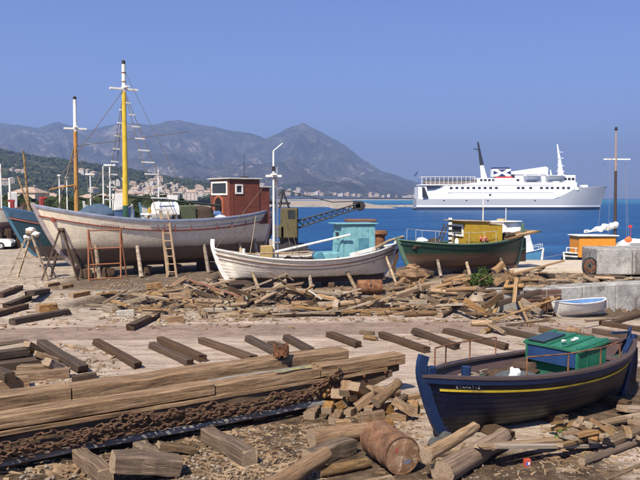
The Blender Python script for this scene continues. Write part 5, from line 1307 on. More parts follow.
def put_px(kind, p0, p1, W, T, name, lab, cat, grp=None):
    """a piece whose lower edge runs between two pixels on the ground, dropped on whatever lies there"""
    a, b = Gp(*p0), Gp(*p1); c = (a + b) / 2; return loose(kind, (b - a).length, W, T, c.x, c.y, math.atan2(b.y - a.y, b.x - a.x), name, lab, cat, grp)
# ------------------------------------------------------------------ dark skid beams on the slip
def skids():
    S = [((96, 345), (138, 369)), ((152, 348), (190, 366)), ((160, 342), (203, 362)), ((201, 343), (254, 362)), ((248, 341), (277, 356)), ((271, 347), (284, 353)), ((286, 340), (311, 354)), ((329, 337), (358, 348)), ((381, 338), (427, 353)), ((414, 335), (457, 350)), ((445, 333), (506, 350)), ((500, 332), (543, 342)), ((540, 332), (592, 340)), ((592, 333), (642, 341)), ((600, 325), (642, 332))]
    for i, (a, b) in enumerate(S):
        put_px('dark', a, b, .21, .16, 'skid_beam', 'dark skid beam lying across the slip, %s of the long row from the left' % ordinal(i), 'beam', 'skid beams on the slip')
    T = [((0, 298), (20, 290), 'uppermost dark beam at the left edge of the yard'), ((6, 309), (29, 300), 'short dark beam lying end to end with a thicker one at left'), ((30, 303), (46, 293), 'thick dark beam end at left, touching another beam'), ((-10, 319), (25, 309), 'dark beam cut off by the left edge above the long thin beam'), ((13, 325), (68, 315), 'long thin dark beam on the pale ground at left'), ((130, 331), (157, 318), 'lone dark beam between the timber heap and the slip'), ((42, 348), (83, 373), 'brown beam sloping away from the timber stack at left')]
    for i, (a, b, lab) in enumerate(T): put_px('dark', a, b, .26 if i != 2 else .34, .2, 'timber_beam', lab, 'beam')
    for (a, b, lab, k, w_) in (((46, 287), (58, 285), 'small brown offcut below the brown trestle', 'block', .2), ((61, 289), (72, 287), 'flat brown offcut left of the steel frame', 'block', .2), ((71, 298), (88, 295), 'squared tan offcut on gravel below the steel frame', 'block', .25), ((37, 312), (56, 310), 'short squared block beside the long thin dark beam', 'block', .35), ((98, 306), (104, 305), 'tiny dark block at the left foot of the timber heap', 'dark', .15), ((167, 322), (183, 321), 'squared block below the timber heap, right of the lone beam', 'block', .25),
        ((483, 334), (492, 331), 'short tan log on the slip beside a skid beam', 'tanlog', .2), ((489, 332), (505, 336), 'pale log lying against the eleventh skid beam', 'tanlog', .2), ((567, 333), (580, 335), 'short brown block on the slip behind the green cabin', 'block', .25), ((360, 334), (374, 335), 'splintered pale offcut on the slip below the heap', 'tan', .15), ((365, 339), (377, 341), 'broken pale offcut next to the ninth skid beam', 'tanlog', .18)):
        put_px(k, a, b, w_, w_ * .75, 'timber_offcut', lab, 'offcut')
skids()
# ------------------------------------------------------------------ the long timber sledge with its chain
SL_ANG = math.atan2(4.5, 6.57); SL_LOC = Vector((1.78, 15.45, 0))
def beam_mesh(x0, x1, y0, y1, z0, z1, seed, seg=.5, jit=.012, ch=.014, endup=0.0):
    rr = random.Random(seed); n = max(2, int((x1 - x0) / seg)); rows = []
    for i in range(n + 1):
        x = lerp(x0, x1, i / n); dy, dz = rr.uniform(-jit, jit), rr.uniform(-jit, jit); e = endup * sst(x1 - .9, x1, x)
        a, b, c, d = y0 + dy, y1 + dy + rr.uniform(-jit, jit), z0 + dz + e, z1 + dz + rr.uniform(-jit, jit) - e * .15
        if d - c < .08: c = d - .08
        rows.append([Vector((x, *q)) for q in ((a, c + ch), (a + ch, c), (b - ch, c), (b, c + ch), (b, d - ch), (b - ch * 1.6, d), (a + ch * 1.6, d), (a, d - ch))])
    mb = MB(); mb.grid(rows, closed=True); mb.f += [tuple(range(8)), tuple(range(n * 8, n * 8 + 8))]; mb.m += [0, 0]; return mb
SW_TOP = surf('sledge_top_wood', [(.06, .036, .02), (.33, .20, .105), (.56, .39, .23)], 2.2, (.5, 9, 9), .9, .7, .025, fine=.55, grime=(.075, .05, .034), gs=2.6)
SW_SHADED = surf('sledge_shaded_wood', [(.045, .028, .018), (.14, .085, .048), (.27, .18, .11)], 1.3, (.35, 6, 6), .9, .6, .025, fine=.5, grime=(.045, .035, .03), gs=1.3)  # brown wood with the shade of the front faces darkened into its colour
SW_GREY = surf('sledge_grey_wood', [(.13, .12, .115), (.30, .28, .26), (.42, .39, .36)], 1.5, (.35, 3, 3), .9, .7, .03, fine=.4, grime=(.12, .08, .05), gs=1.5)
def sledge():
    t = thing('timber_sledge', 'long weathered slipway sledge of thick beams lying across the left foreground', 'sledge', SL_LOC, SL_ANG)
    B = lambda nm, m, *a, **k: beam_mesh(*a, **k).build(nm, m, t, smooth=False)
    B('lower_beam', SW_SHADED, -13, -.35, .02, .46, .2, .60, 1, endup=.22, jit=.02)
    B('bilge_plank', SW_SHADED, -2.6, -.12, .05, .5, .46, .66, 2, endup=.05)
    for i, (a, b) in enumerate(((-13, -8.1), (-8.07, -4.4), (-4.37, -2.15), (-2.12, -.02))): B('top_plank', SW_TOP, a, b, .0 - .01 * (i % 2), .38, .64 + .01 * (i % 2), .86 - .015 * (i % 3), 5 + i, jit=.011, seg=.6)
    B('seam_batten', SW_TOP, -13, -.5, -.02, .02, .61, .64, 9, jit=.008, ch=.012)
    B('runner_strip', SW_GREY, -13, -2.1, -.07, .02, .12, .215, 11, jit=.01, ch=.015)
    B('middle_plank', SW_SHADED, -13, -.7, .54, .64, .40, .70, 12, jit=.012)
    B('inner_plank', SW_GREY, -13, -1.6, .76, .82, .40, .72, 13, jit=.01, ch=.015)
    for i, (a, b) in enumerate(((-13, -6.6), (-6.57, -.75))): B('back_beam', SW_TOP, a, b, .96, 1.48, .5, .90 - .02 * i, 15 + i, jit=.012, ch=.022, seg=.6)
    B('back_lower_beam', SW_SHADED, -13, -1.0, .9, 1.4, .18, .48, 18)
    for i, x in enumerate((-1.5, -3.6, -5.7, -7.8, -9.9)): B('cross_beam', SW_SHADED, x, x + .3, .05, 1.5, .03, .25, 30 + i, ch=.03)
    for i, (x, z) in enumerate(((-.3, .7), (-.55, .55), (-1.1, .55), (-2.0, .5), (-3.0, .5))): part('bolt', RUST(), t, lambda mb: mb.lathe([(.035, 0), (.03, .02)], 8, Matrix.Translation((x, -.01, z)) @ RX(PI / 2)))
    # yellow-green paint patch on the top plank
    part('paint_patch', surf('patch_olive', [(.22, .2, .05), (.30, .30, .10), (.09, .13, .13)], 4, rough=.9), t, lambda mb: mb.grid([[(x, y + .02 * math.sin(x * 9), .874 + .003 * math.sin(x * 5)) for x in [-3.1 + .1 * i for i in range(9)]] for y in (.06, .16)]))
sledge()
Ms = Matrix.Translation(SL_LOC) @ RZ(SL_ANG)
def chain():
    c = surf('chain_rust', [(.05, .028, .02), (.14, .075, .045), (.30, .18, .10)], 14, rough=.8, bmp=.4, fine=.5, metal=.2)
    lk = MB(); n = 14; pts = []
    for i in range(n + 1):
        a = 2 * PI * i / n; x = .036 * (1 if math.cos(a) > 0 else -1) * min(1, abs(math.cos(a)) * 3) +   .034 * math.cos(a); pts.append((x, .039 * math.sin(a), 0))
    lk.tube(pts, .0135, 6, cap=False); me = lk.mesh('chain_link', c)
    def strand(lab, anchors, sag, seed, yo=-.06):
        rr = random.Random(seed); t = thing('chain', lab, 'chain', SL_LOC, SL_ANG, 'chains on the sledge'); path = []
        for (x0, z0), (x1, z1) in zip(anchors, anchors[1:]):
            m = 40
            for i in range(m): f = i / m; path.append(Vector((lerp(x0, x1, f), yo + .015 * math.sin(f * 17 + x0), lerp(z0, z1, f) - sag * 4 * f * (1 - f) + .02 * math.sin(f * 23 + seed))))
        acc = 0; last = path[0]; k = 0; step = .104
        for p, q in zip(path, path[1:]):
            acc += (q - p).length
            if acc >= step:
                d = q - last
                o = bpy.data.objects.new('link', me); col.objects.link(o); o.parent = t
                o.matrix_local = Matrix.Translation((last + q) / 2) @ orient(last, q, (PI / 2 if k % 2 else 0) + rr.uniform(.1, .8)); last = q; acc = 0; k += 1
    strand('uppermost rusty chain draped along the front of the sledge', [(-1.75, .80), (-2.0, .62), (-3.2, .50), (-4.5, .52), (-6.0, .58), (-7.2, .50), (-9.6, .55)], .10, 1)
    strand('rusty chain hanging in low loops along the front of the sledge', [(-2.0, .66), (-2.9, .42), (-4.3, .44), (-5.2, .55), (-6.6, .44), (-8.0, .40), (-9.6, .42)], .13, 2, -.10)
    strand('lowest rusty chain resting near the runner of the sledge', [(-2.3, .50), (-3.3, .33), (-4.6, .36), (-6.0, .33), (-7.3, .28), (-9.6, .26)], .05, 3, -.12)
    strand('rusty chain bunched at the left end of the sledge', [(-5.6, .60), (-6.4, .48), (-7.6, .38), (-8.4, .46), (-9.6, .34)], .08, 4, -.15)
chain()
def coil():
    p = Ms @ Vector((-2.42, 1.0, .90)); t = thing('wire_bundle', 'round bundle of rusty wire standing on the back beam of the sledge', 'bundle', p)
    rr = random.Random(2); mm = surf('net_brown', [])
    part('core', mm, t, lambda mb: blob(mb, (0, 0, .13), (.13, .13, .16), 2, (12, 8), .3))
    part('strands', RUST(), t, lambda mb: [mb.tube([Vector((.15 * math.cos(a + k * .5), .15 * math.sin(a + k * .5), .02 + .26 * rr.random())) * 1 for k in range(9)], .012, 5) for a in [rr.uniform(0, 6.28) for _ in range(22)]])
coil()
# ------------------------------------------------------------------ timber stack at the left edge
def left_stack():
    rows = [((-14, 392), (28, 386), .3, .22, 'block', 'front beam of the timber stack at the left edge'), ((10, 381), (70, 377), .28, .2, 'block', 'long light beam at the front of the left timber stack'), ((20, 372), (60, 372), .28, .18, 'tan', 'pale board in the left timber stack'), ((-20, 374), (40, 366), .35, .22, 'dark', 'dark bottom beam of the left timber stack'), ((-20, 368), (30, 360), .35, .22, 'block', 'brown bottom beam at the back of the left timber stack'),
        ((-25, 372), (25, 364), .3, .2, 'dark', 'dark beam in the second layer of the left timber stack'), ((-25, 364), (28, 356), .3, .2, 'dark', 'dark beam at the back of the second layer, left stack'), ((-25, 368), (26, 359), .4, .2, 'grey', 'grey beam lying near the top of the left timber stack'), ((-25, 362), (27, 354), .4, .2, 'dark', 'topmost dark beam of the left timber stack'), ((26, 364), (42, 358), .2, .16, 'tan', 'short pale offcut beside the left timber stack'), ((34, 368), (58, 364), .2, .14, 'tan', 'flat offcut between the left stack and the sloping brown beam'), ((46, 378), (62, 374), .24, .2, 'grey', 'short squared grey post at the right of the left stack'), ((-2, 384), (10, 392), .22, .2, 'dark', 'square dark beam end poking out of the left stack'), ((72, 381), (96, 378), .2, .12, 'dark', 'dark short beam between the left stack and the sledge'), ((62, 392), (100, 384), .22, .07, 'grey', 'thin grey plank lying behind the sledge at left')]
    for a, b, w_, t_, k, lab in rows: put_px(k, a, b, w_, t_, 'timber_beam', lab, 'beam')
left_stack()
# ------------------------------------------------------------------ foreground: drum, logs, blocks, planks
def foreground():
    # rusty oil drum: end face towards the camera
    f = PY(402, 449.5, 10.9); ax = Vector((.36, -.933, 0)).normalized(); z = zg(f.x, f.y) + .29
    t = thing('oil_drum', 'rusty oil drum lying on its side with a round end facing the camera', 'drum', (f.x, f.y, z))
    Md = orient(Vector((0, 0, 0)), -ax) @ RY(PI / 2)
    for q in range(14):
        for w_ in (-.24, -.16, -.08, 0, .08, .16, .24):
            s_ = f - ax * (q * .065) + Vector((-ax.y, ax.x, 0)) * w_; HM[(round(s_.x / CELL), round(s_.y / CELL))] = z + .2
    rm = surf('drum_rust', [(.07, .035, .02), (.19, .095, .05), (.29, .17, .10)], 3.5, rough=.9, bmp=.4, fine=.45, grime=(.13, .075, .045), gs=3)
    part('shell', rm, t, lambda mb: mb.lathe([(.285, 0), (.29, .01), (.285, .03), (.28, .05), (.28, .28), (.292, .29), (.292, .31), (.28, .32), (.28, .56), (.292, .57), (.292, .59), (.28, .60), (.28, .83), (.285, .85), (.29, .87), (.285, .88)], 32, Md))
    e = part('end_rim', rm, t, lambda mb: mb.grid([[Md @ Vector((r * math.cos(2 * PI * k / 32), r * math.sin(2 * PI * k / 32), zz)) for k in range(32)] for r, zz in ((.29, .0), (.292, -.018), (.272, -.018), (.268, .012))], closed=True))
    part('end_disc', surf('drum_end', [(.13, .07, .04), (.25, .14, .08), (.34, .22, .14)], 5, rough=.9, bmp=.4, fine=.35, grime=(.55, .45, .33), gs=7), t, lambda mb: mb.lathe([(.27, -.004), (.26, -.008)], 32, Md))
    # faded red and blue paint marks, bung
    def mark(mb, y, x, r, sd): blob(mb, Md @ Vector((x, y, -.010)), (r, .006, r), sd, (10, 6), .6)
    sx = Md @ Vector((1, 0, 0)); 
    def disc(c, rr_, sd):
        def fn(mb):
            rng = random.Random(sd); mb.add([f_ for f_ in [c + (RIGHT * math.cos(2 * PI * k / 11) * rr_[0] + Vector((0, 0, 1)) * math.sin(2 * PI * k / 11) * rr_[1]) * rng.uniform(.5, 1.2) for k in range(11)]], [tuple(range(11))])
        return fn
    RIGHT = Vector((-ax.y, ax.x, 0)); 
    if RIGHT.x < 0: RIGHT = -RIGHT
    part('red_mark', paint('mark_red', (.30, .08, .05), .8, grime=(.22, .12, .07)), e, disc(ax * .0115 + RIGHT * -.09 + Vector((0, 0, .08)), (.035, .06), 1))
    part('blue_mark', paint('mark_blue', (.12, .13, .21), .8, grime=(.2, .13, .09)), e, disc(ax * .0115 + RIGHT * .08 + Vector((0, 0, -.1)), (.06, .045), 2))
    for k in range(70):
        a = k * .1
    L = lambda kind, p0, p1, w_, t_, nm, lab, cat: put_px(kind, p0, p1, w_, t_, nm, lab, cat)
    # logs
    L('log', (441, 484), (504, 446), .33, .33, 'log', 'thick grey-brown log pointing at the dark blue boat, right of the drum', 'log')
    L('tanlog', (425, 484), (475, 451), .19, .19, 'log', 'slim tan log between the drum and the thick grey-brown log', 'log')
    L('log', (376, 503), (446, 489), .18, .18, 'log', 'grey log at the bottom edge below the drum', 'log')
    L('tanlog', (318, 478), (368, 468), .17, .17, 'log', 'short tan log lying below the rotten beam', 'log')
    L('tanlog', (326, 498), (392, 484), .15, .15, 'log', 'pale stick-like log at the bottom edge under the drum', 'log')
    L('log', (268, 500), (326, 474), .26, .26, 'log', 'grey log cut by the bottom edge left of the tan logs', 'log')
    L('log', (312, 448), (366, 438), .34, .3, 'rotten_beam', 'rotten splintered beam lying against the left side of the drum', 'beam')
    L('brown', (308, 466), (350, 452), .28, .24, 'rotten_beam', 'short rotten beam with dark end below the splintered one', 'beam')
    # skids under and before the sledge
    L('brown', (208, 441), (250, 466), .26, .24, 'timber_beam', 'squared beam jutting out from under the sledge in the middle', 'beam')
    L('brown', (80, 462), (106, 484), .24, .22, 'timber_beam', 'squared beam jutting out at lower left under the sledge', 'beam')
    L('brown', (140, 453), (156, 465), .24, .2, 'timber_beam', 'stubby beam end under the sledge beside the lower left block', 'beam')
    L('brown', (112, 484), (180, 474), .42, .26, 'timber_beam', 'thick tan timber at the bottom edge left of centre', 'beam')
    L('brown', (158, 458), (196, 453), .2, .08, 'plank', 'flat brown board behind the thick tan timber at the bottom', 'plank')
    # block heap
    rr = random.Random(12); specs = []
    for i in range(24):
        px = rr.gauss(350, 26); py = rr.gauss(414, 8)
        p = Gp(px, py); specs.append((p.x, p.y))
    for i, (x, y) in enumerate(specs): loose('block', rr.uniform(.28, .5), rr.uniform(.15, .24), rr.uniform(.12, .18), x, y, rr.choice((rr.uniform(-.4, .4), rr.uniform(.8, 1.6))), 'wood_block', 'sawn wooden block in the heap behind the oil drum', 'block', 'sawn blocks heaped behind the drum')
    L('block', (352, 420), (376, 405), .2, .16, 'wood_block', 'longest tan block propped on top of the block heap', 'block')
    L('tanlog', (368, 404), (398, 396), .22, .2, 'log', 'short log behind the block heap near the sledge end', 'log')
    L('log', (374, 424), (400, 416), .2, .2, 'log', 'short dark log at the right foot of the block heap', 'log')
    for (a, b, k, lab) in (((402, 401), (424, 397), 'tan', 'pale splinter of wood left of the dark blue bow'), ((396, 406), (406, 402), 'dark', 'dark chip of wood right of the block heap'), ((411, 404), (422, 409), 'tan', 'small pale chip under the dark blue bow')): L(k, a, b, .12, .09, 'wood_scrap', lab, 'scrap')
    # planks lower right
    F = [((478, 470), (604, 439), .17, .06, 'tan', 'long pale plank running below the dark blue boat'), ((495, 472), (600, 447), .12, .06, 'grey', 'thin grey plank beside the long pale one below the boat'), ((566, 437), (640, 418), .22, .08, 'grey', 'grey plank partly in the shadow of the dark blue boat'), ((582, 466), (655, 440), .12, .12, 'log', 'slim round pole at the lower right over the scrap heap'), ((560, 462), (592, 446), .1, .06, 'tan', 'short split board left of the slim round pole'), ((600, 430), (628, 424), .16, .06, 'tan', 'short tan board near the stern of the dark blue boat'), ((556, 470), (575, 472), .1, .04, 'grey', 'flat chip lying on pale ground at lower right'), ((622, 416), (650, 412), .3, .1, 'grey', 'wide grey board end at the right edge'), ((608, 452), (660, 432), .2, .08, 'tan', 'tan board at the right edge under the slim round pole'), ((606, 480), (650, 462), .08, .03, 'tan', 'thin stick on the ground in the lower right corner')]
    for a, b, w_, t_, k, lab in F: L(k, a, b, w_, t_, 'plank', lab, 'plank')
    for i in range(34):
        px, py = rr.uniform(556, 650), rr.uniform(432, 466)
        if py > 466 - (px - 556) * .15: continue
        p = Gp(px, py); loose(rr.choice(('tan', 'block', 'grey')), rr.uniform(.15, .5), rr.uniform(.05, .14), rr.uniform(.03, .09), p.x, p.y, rr.uniform(0, 3.1), 'wood_scrap', 'small broken scrap in the wood litter at the lower right', 'scrap', 'wood litter at the lower right')
    # litter packet
    p = Gp(527, 466); t = thing('litter_packet', 'tiny red and blue packet standing on the pale ground', 'packet', p, .3)
    pbox('box', paint('packet_red', (.5, .08, .05), .5), t, (0, 0, .055), (.1, .06, .11)); pbox('panel', paint('packet_blue', (.08, .13, .45), .5), t, (0, -.031, .045), (.07, .006, .05)); pbox('white_panel', WHITE(), t, (0.012, -.0345, .05), (.03, .004, .04))
    # blocks under the dark blue boat: keel rests, stones
    root = NEAR_ROOT; Mw = Matrix.LocRotScale(root.location, root.rotation_euler, None)
    for x, lab in ((1.75, 'dark keel log under the bow of the dark blue boat'), (.2, 'dark keel log under the middle of the dark blue boat'), (-1.9, 'dark keel log under the stern of the dark blue boat')):
        q = Mw @ Vector((x, 0, 0)); a = q + (RZ(PI + math.radians(37)) @ Vector((0, .8, 0))); b = q - (RZ(PI + math.radians(37)) @ Vector((0, .8, 0)))
        loose('dark', 1.4, .22, .16, q.x, q.y, math.radians(37 + 90), 'keel_log', lab, 'log')
    for (px, py, r, lab) in ((437, 449, .12, 'round dark stone at the foot of the dark blue bow'), (446, 441, .1, 'smaller dark stone tucked under the dark blue bow')):
        p = Gp(px, py); o = tag(part('stone', surf('stone_dark', [(.05, .05, .05), (.12, .115, .11)], 6), None, lambda mb: blob(mb, (0, 0, r * .6), (r * 1.3, r, r), 3, (12, 9), .3)), lab, 'stone'); o.location = p
    # tyre right edge
    p = Gp(634, 424); 
foreground()
def rope_coil():
    Mw = Matrix.LocRotScale(NEAR_ROOT.location, NEAR_ROOT.rotation_euler, None); p = Mw @ Vector((1.75, -.25, NEAR_H.zs(.55) - .17 + .035))
    t = thing('rope_coil', 'coil of pale rope on the green fore deck of the dark blue boat', 'rope', p, .4)
    part('coil', ROPE(), t, lambda mb: mb.tube([Vector(((.20 - .011 * (k / 12)) * math.cos(k * PI / 6) + .012 * math.sin(k), (.17 - .009 * (k / 12)) * math.sin(k * PI / 6), .015 + .012 * (k // 24) + .006 * math.sin(k * 1.7))) for k in range(84)], .014, 5))
    part('loose_end', ROPE(), t, lambda mb: mb.tube([(.2, 0, .02), (.35, .1, .01), (.42, .28, .012), (.6, .3, .02)], .014, 5))
rope_coil()
# ------------------------------------------------------------------ the big timber heap below the boats
def heap():
    L = put_px
    a, b = Gp(306, 312), Gp(281, 300)
    o = timber('log', 'tanlog', PY(310, 309, 28.6), PY(277, 284, 30.0), .36, .34, 'large pale log slanting up in the middle of the timber heap', 'log')
    g = zg(*o.matrix_world.translation.xy)
    for s in range(12):      # register it in the rest field
        q = PY(310, 309, 28.6).lerp(PY(277, 284, 30.0), s / 11); 
        for dx in (-.14, -.07, 0, .07, .14): HM[(round((q.x + dx) / CELL), round(q.y / CELL))] = q.z + .16
    # second drum
    p = Gp(370, 296); t = thing('oil_drum', 'brown rusty drum lying in the timber heap under the small white boat', 'drum', (p.x, p.y + .3, zg(p.x, p.y + .3) + .05), .12)
    part('shell', RUST(), t, lambda mb: mb.lathe([(.28, -.52), (.3, -.5), (.3, -.17), (.315, -.16), (.315, -.14), (.3, -.13), (.3, .13), (.315, .14), (.315, .16), (.3, .17), (.3, .5), (.28, .52)], 20, Matrix.Translation((0, 0, .3)) @ RY(PI / 2)))
    part('bung', STEEL_DK(), t, lambda mb: mb.lathe([(.05, 0), (.04, .03)], 8, Matrix.Translation((0, -.3, .4)) @ RX(PI / 2)))
    # stump
    p = Gp(411, 285); t = thing('tree_stump', 'broad brown stump with knobbly top below the bow of the green boat', 'stump', (p.x, p.y, zg(p.x, p.y)), .1)
    part('trunk', BARK, t, lambda mb: blob(mb, (0, 0, .42), (.62, .4, .3), 6, (18, 12), .5)); part('knob', BARK, t, lambda mb: blob(mb, (.05, 0, .78), (.26, .22, .16), 2, (12, 9), .8)); part('root', BARK, t, lambda mb: [mb.tube([(x * .4, -.1, .3), (x * .7, -.25, .12), (x, -.35, 0)], [.14, .1, .05], 7) for x in (-.8, .7, .1)])
    N = [((228, 317), (356, 315), .3, .07, 'tan', 'long pinkish board lying along the lower edge of the timber heap'), ((400, 311), (478, 311), .16, .06, 'tan', 'long yellowish board along the right part of the timber heap'), ((190, 299), (252, 297), .12, .06, 'tan', 'thin straight yellow lath in the left part of the heap'), ((310, 293), (430, 303), .14, .08, 'grey', 'long narrow board across the middle of the heap'), ((330, 306), (432, 313), .2, .14, 'log', 'long grey log at the lower middle of the heap'), ((404, 317), (436, 316), .2, .2, 'log', 'thick round log end near the yellowish board'), ((440, 318), (452, 312), .2, .2, 'log', 'short stubby log at the foot of the heap below the bush'), ((375, 314), (392, 305), .16, .16, 'tanlog', 'pale short log pointing up left of the yellowish board'), ((376, 316), (402, 313), .17, .17, 'tanlog', 'tan log lying flat left of the yellowish board'), ((420, 298), (470, 283), .16, .1, 'tan', 'long pale beam slanting right below the green boat'), ((425, 297), (480, 310), .14, .12, 'dark', 'dark beam slanting down under the bush'), ((500, 303), (516, 282), .12, .1, 'grey', 'grey board leaning near the quay wall'), ((512, 289), (530, 307), .08, .08, 'tan', 'thin pale lath propped on the brown crate'), ((493, 316), (512, 303), .12, .06, 'tan', 'pale board sloping down near the brown crate'), ((238, 312), (268, 293), .18, .18, 'log', 'grey log leaning left of the large pale log'), ((205, 300), (215, 285), .22, .12, 'grey', 'broad pale slab standing in the left part of the heap'), ((150, 300), (196, 286), .18, .18, 'tanlog', 'long tan log across the left part of the heap'), ((256, 281), (212, 284), .4, .18, 'grey', 'wide whitish beam under the bow of the small white boat'), ((480, 325), (560, 318), .1, .04, 'tan', 'thin plank lying on the slip in front of the dinghy'), ((586, 303), (626, 319), .07, .07, 'tanlog', 'long oar-like pole lying right of the dinghy'), ((536, 312), (553, 318), .2, .14, 'block', 'squared beam end beside the dinghy bow'), ((578, 283), (610, 279), .4, .1, 'tan', 'broad brown plank on top of the quay wall'), ((612, 283), (636, 280), .35, .1, 'grey', 'grey plank on the quay wall below the concrete block'), ((610, 325), (640, 316), .2, .12, 'dark', 'dark slanting beam at the right edge of the slip')]
    for a_, b_, w_, t_, k, lab in N: L(k, a_, b_, w_, t_, 'plank' if 'log' not in k else 'log', lab, 'plank' if 'log' not in k else 'log')
    rr = random.Random(33)
    zones = [(108, 245, 281, 316, 96, 'loose timber offcut in the left part of the heap, left of the large slanting log', 'offcuts in the left part of the heap'), (240, 420, 288, 317, 92, 'loose timber offcut in the middle of the heap below the small white boat', 'offcuts in the middle of the heap'), (405, 545, 283, 318, 72, 'loose timber offcut in the right part of the heap below the green boat', 'offcuts in the right part of the heap'), (525, 612, 273, 284, 18, 'loose timber scrap lying on top of the quay', 'scraps on top of the quay')]
    for x0, x1, y0, y1, n, lab, grp in zones:
        for i in range(n):
            fy = rr.random() ** .85; px = rr.uniform(x0, x1); py = lerp(y0, y1, fy)
            if x0 == 108 and py < 297 - (px - 108) * .13 - 0 and px < 150: py = rr.uniform(292, 312)
            if (350 < px < 392 and 284 < py < 303) or (464 < px < 496 and 280 < py < 299): continue
            p = Gp(px, py); k = rr.random()
            if i < n * .75: 
                if k < .42: kind, Ln, W, T = rr.choice(('tan', 'grey', 'tan')), rr.uniform(.6, 1.9), rr.uniform(.08, .2), rr.uniform(.04, .09)
                elif k < .72: kind, Ln, W, T = rr.choice(('block', 'grey', 'block')), rr.uniform(.3, .75), rr.uniform(.14, .28), rr.uniform(.1, .22)
                elif k < .9: kind, Ln, W, T = 'tanlog', rr.uniform(.4, 1.3), 0, 0
                else: kind, Ln, W, T = rr.choice(('dark', 'log')), rr.uniform(.5, 1.3), .18, .16
            else: kind, Ln, W, T = rr.choice(('tan', 'grey', 'tan', 'block')), rr.uniform(.35, 1.0), rr.uniform(.06, .13), rr.uniform(.03, .07)
            if rr.random() < .28: kind = rr.choice(('bent', 'bent', 'brown', 'brown', 'brown', 'painted'))
            Ln *= 1.3; W *= .95; T *= 1.05
            if kind == 'bent': W = T = min(W, .16)
            if kind == 'tanlog': W = T = rr.uniform(.09, .22)
            ang = rr.gauss(0, .28) if rr.random() < .72 else rr.uniform(0, PI)
            loose(kind, Ln, W, T, p.x, p.y, ang, 'timber_offcut', lab, 'offcut', grp)
heap()
# ------------------------------------------------------------------ uncountable litter: chips and pebbles
def litter():
    rr = random.Random(9); ch = MB(); st = MB()
    def chip(mb, p, a, b, c, ang, tilt):
        M = Matrix.Translation(p) @ RZ(ang) @ RX(tilt) @ RY(tilt * .7); mb.box(Vector((0, 0, 0)), (a, b, c), M=None) if False else mb.add([M @ Vector((sx * a / 2 * rr.uniform(.7, 1.1), sy * b / 2, sz * c / 2)) for sz in (-1, 1) for sy in (-1, 1) for sx in (-1, 1)], [(0, 2, 3, 1), (4, 5, 7, 6), (0, 1, 5, 4), (2, 6, 7, 3), (0, 4, 6, 2), (1, 3, 7, 5)])
    def peb(mb, p, r):
        v = [Vector((rr.uniform(.6, 1.2) * r * q[0], rr.uniform(.6, 1.2) * r * q[1], rr.uniform(.4, .8) * r * q[2])) + p for q in ((1, 0, 0), (0, 1, 0), (-1, 0, 0), (0, -1, 0), (0, 0, 1), (0, 0, -1), (.6, .6, .6), (-.6, .6, .5), (-.6, -.6, .6), (.6, -.6, .5))]
        mb.add(v, [(4, 6, 7), (4, 7, 8), (4, 8, 9), (4, 9, 6), (0, 6, 9), (1, 7, 6), (2, 8, 7), (3, 9, 8), (0, 1, 6), (1, 2, 7), (2, 3, 8), (3, 0, 9)])
    zones = [(180, 330, 425, 482, 1700, .03), (300, 420, 395, 440, 500, .03), (100, 330, 440, 482, 700, .03), (540, 650, 425, 475, 450, .03), (0, 120, 345, 395, 450, .05), (108, 560, 280, 322, 2200, .07), (0, 300, 278, 330, 700, .06), (400, 640, 320, 345, 200, .05), (500, 640, 270, 286, 260, .09), (380, 480, 400, 482, 350, .03), (480, 640, 455, 482, 160, .025), (0, 110, 460, 482, 150, .05)]
    for x0, x1, y0, y1, n, s in zones:
        for i in range(n):
            px, py = rr.uniform(x0, x1), rr.uniform(y0, y1); p = P(px, py, 0); z = zg(p.x, p.y); p = P(px, py, z); p.z = zg(p.x, p.y)
            k = s * rr.choice((.5, .7, 1, 1.6))
            if rr.random() < .55: h_ = hget(p.x, p.y) if py < 335 else -9; p.z = max(p.z, h_ if h_ - p.z < .5 else p.z) + .012; chip(ch, p, k * rr.uniform(2, 5), k * rr.uniform(.4, 1), k * .4, rr.uniform(0, 3.1), rr.uniform(-.3, .3))
            else: peb(st, p + Vector((0, 0, k * .12)), k * rr.uniform(.4, .9))
    cm = surf('chip_wood', [(.08, .05, .028), (.25, .165, .095), (.46, .33, .205)], 1.2, rough=.95, bmp=0, fine=.4)
    pm = surf('pebble', [(.13, .10, .075), (.25, .205, .16), (.38, .33, .27)], 1.5, rough=.95, bmp=0, fine=.4)
    struct(tag(ch.build('wood_chips', cm, smooth=False), 'splinters and wood chips strewn over the yard', 'wood chips'), 'stuff'); struct(tag(st.build('pebbles', pm, smooth=False), 'pebbles and small stones strewn over the yard', 'pebbles'), 'stuff')
litter()
# ------------------------------------------------------------------ haze
def haze():
    m = bpy.data.materials.new('haze_air'); m.use_nodes = True; n = m.node_tree.nodes; l = m.node_tree.links; n.remove(n['Principled BSDF'])
    v = n.new('ShaderNodeVolumePrincipled'); v.inputs['Color'].default_value = (.42, .58, 1.0, 1); v.inputs['Density'].default_value = .00023; v.inputs['Anisotropy'].default_value = .2
    l.new(v.outputs[0], n['Material Output'].inputs['Volume'])
    mb = MB(); mb.box((0, 4600, 340), (19000, 10400, 690)); o = mb.build('haze', m, smooth=False); struct(tag(o, 'pale blue summer haze over the bay', 'haze'), 'stuff')
haze()
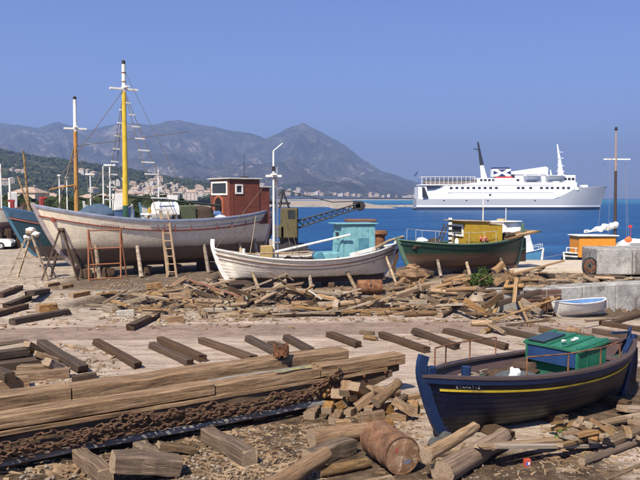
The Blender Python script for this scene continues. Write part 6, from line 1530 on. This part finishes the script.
# ------------------------------------------------------------------ labels that single out each loose piece by look and by the nearest landmark
def relabel():
    marks = [('the large slanting pale log', PY(294, 297, 29.2)), ('the brown drum in the heap', Gp(370, 296)), ('the knobbly stump', Gp(411, 285)), ('the green bush', Gp(481, 289)), ('the large brown crate', Gp(533, 311)), ('the ladder foot', Gp(172, 277)), ('the lone dark beam', Gp(143, 325)), ('the wide whitish beam', Gp(234, 283)), ('the long yellowish board', Gp(440, 311)), ('the long pinkish board', Gp(292, 316)), ('the broad pale slab', Gp(210, 293)), ('the concrete block', Gp(600, 275)), ('the long tan log at left', Gp(173, 293))]
    marks2 = [('the oil drum', Gp(390, 470)), ('the sledge end', Gp(405, 392)), ('the rotten beam', Gp(335, 442)), ('the longest tan block', Gp(364, 412))]
    marks3 = [('the slim round pole', Gp(618, 452)), ('the bright green weed', Gp(560, 437)), ('the short split board', Gp(576, 454))]
    seen = {}
    for o in list(col.objects):
        g = o.get('group')
        if g and ('offcuts' in g or 'scraps on' in g or 'sawn blocks' in g or 'wood litter' in g):
            mk = marks2 if 'sawn' in g else marks3 if 'litter' in g else marks
            p = o.matrix_world.translation; nm, q = min(mk, key=lambda m: (m[1].xy - p.xy).length); d = p - q
            if abs(d.x) * 1.0 > abs(d.y): rel = 'right of' if d.x > 0 else 'left of'
            else: rel = 'behind' if d.y > 0 else 'in front of'
            L, W, T = o.scale; mat = o.data.materials[0].name
            tone = {'wood_tan': 'tan', 'wood_grey': 'grey', 'wood_dark': 'dark', 'wood_stack': 'brown', 'wood_brown': 'dark brown', 'log_bark': 'grey-brown', 'old_paint_white': 'white-painted', 'old_paint_blue': 'blue-painted', 'old_paint_red': 'red-painted', 'old_paint_green': 'green-painted'}.get(mat, 'tan')
            rnd = o.data.name.startswith('log'); kind = 'round stick' if rnd and W < .13 else 'log' if rnd else 'block' if T > .095 else 'board' if W > .11 else 'lath'
            ln = 'long' if L > 1.2 else 'short' if L < .55 else 'mid-length'
            seen.setdefault((ln, tone, kind, rel, nm), []).append((d.length, o))
    for (ln, tone, kind, rel, nm), lst in seen.items():
        lst.sort(key=lambda t: t[0])
        for i, (_, o) in enumerate(lst):
            o['label'] = '%s %s %s %s %s' % (ln, tone, kind, rel, nm) + ('' if len(lst) == 1 else ', nearest to it' if i == 0 else ', %s nearest' % ordinal(i))
relabel()
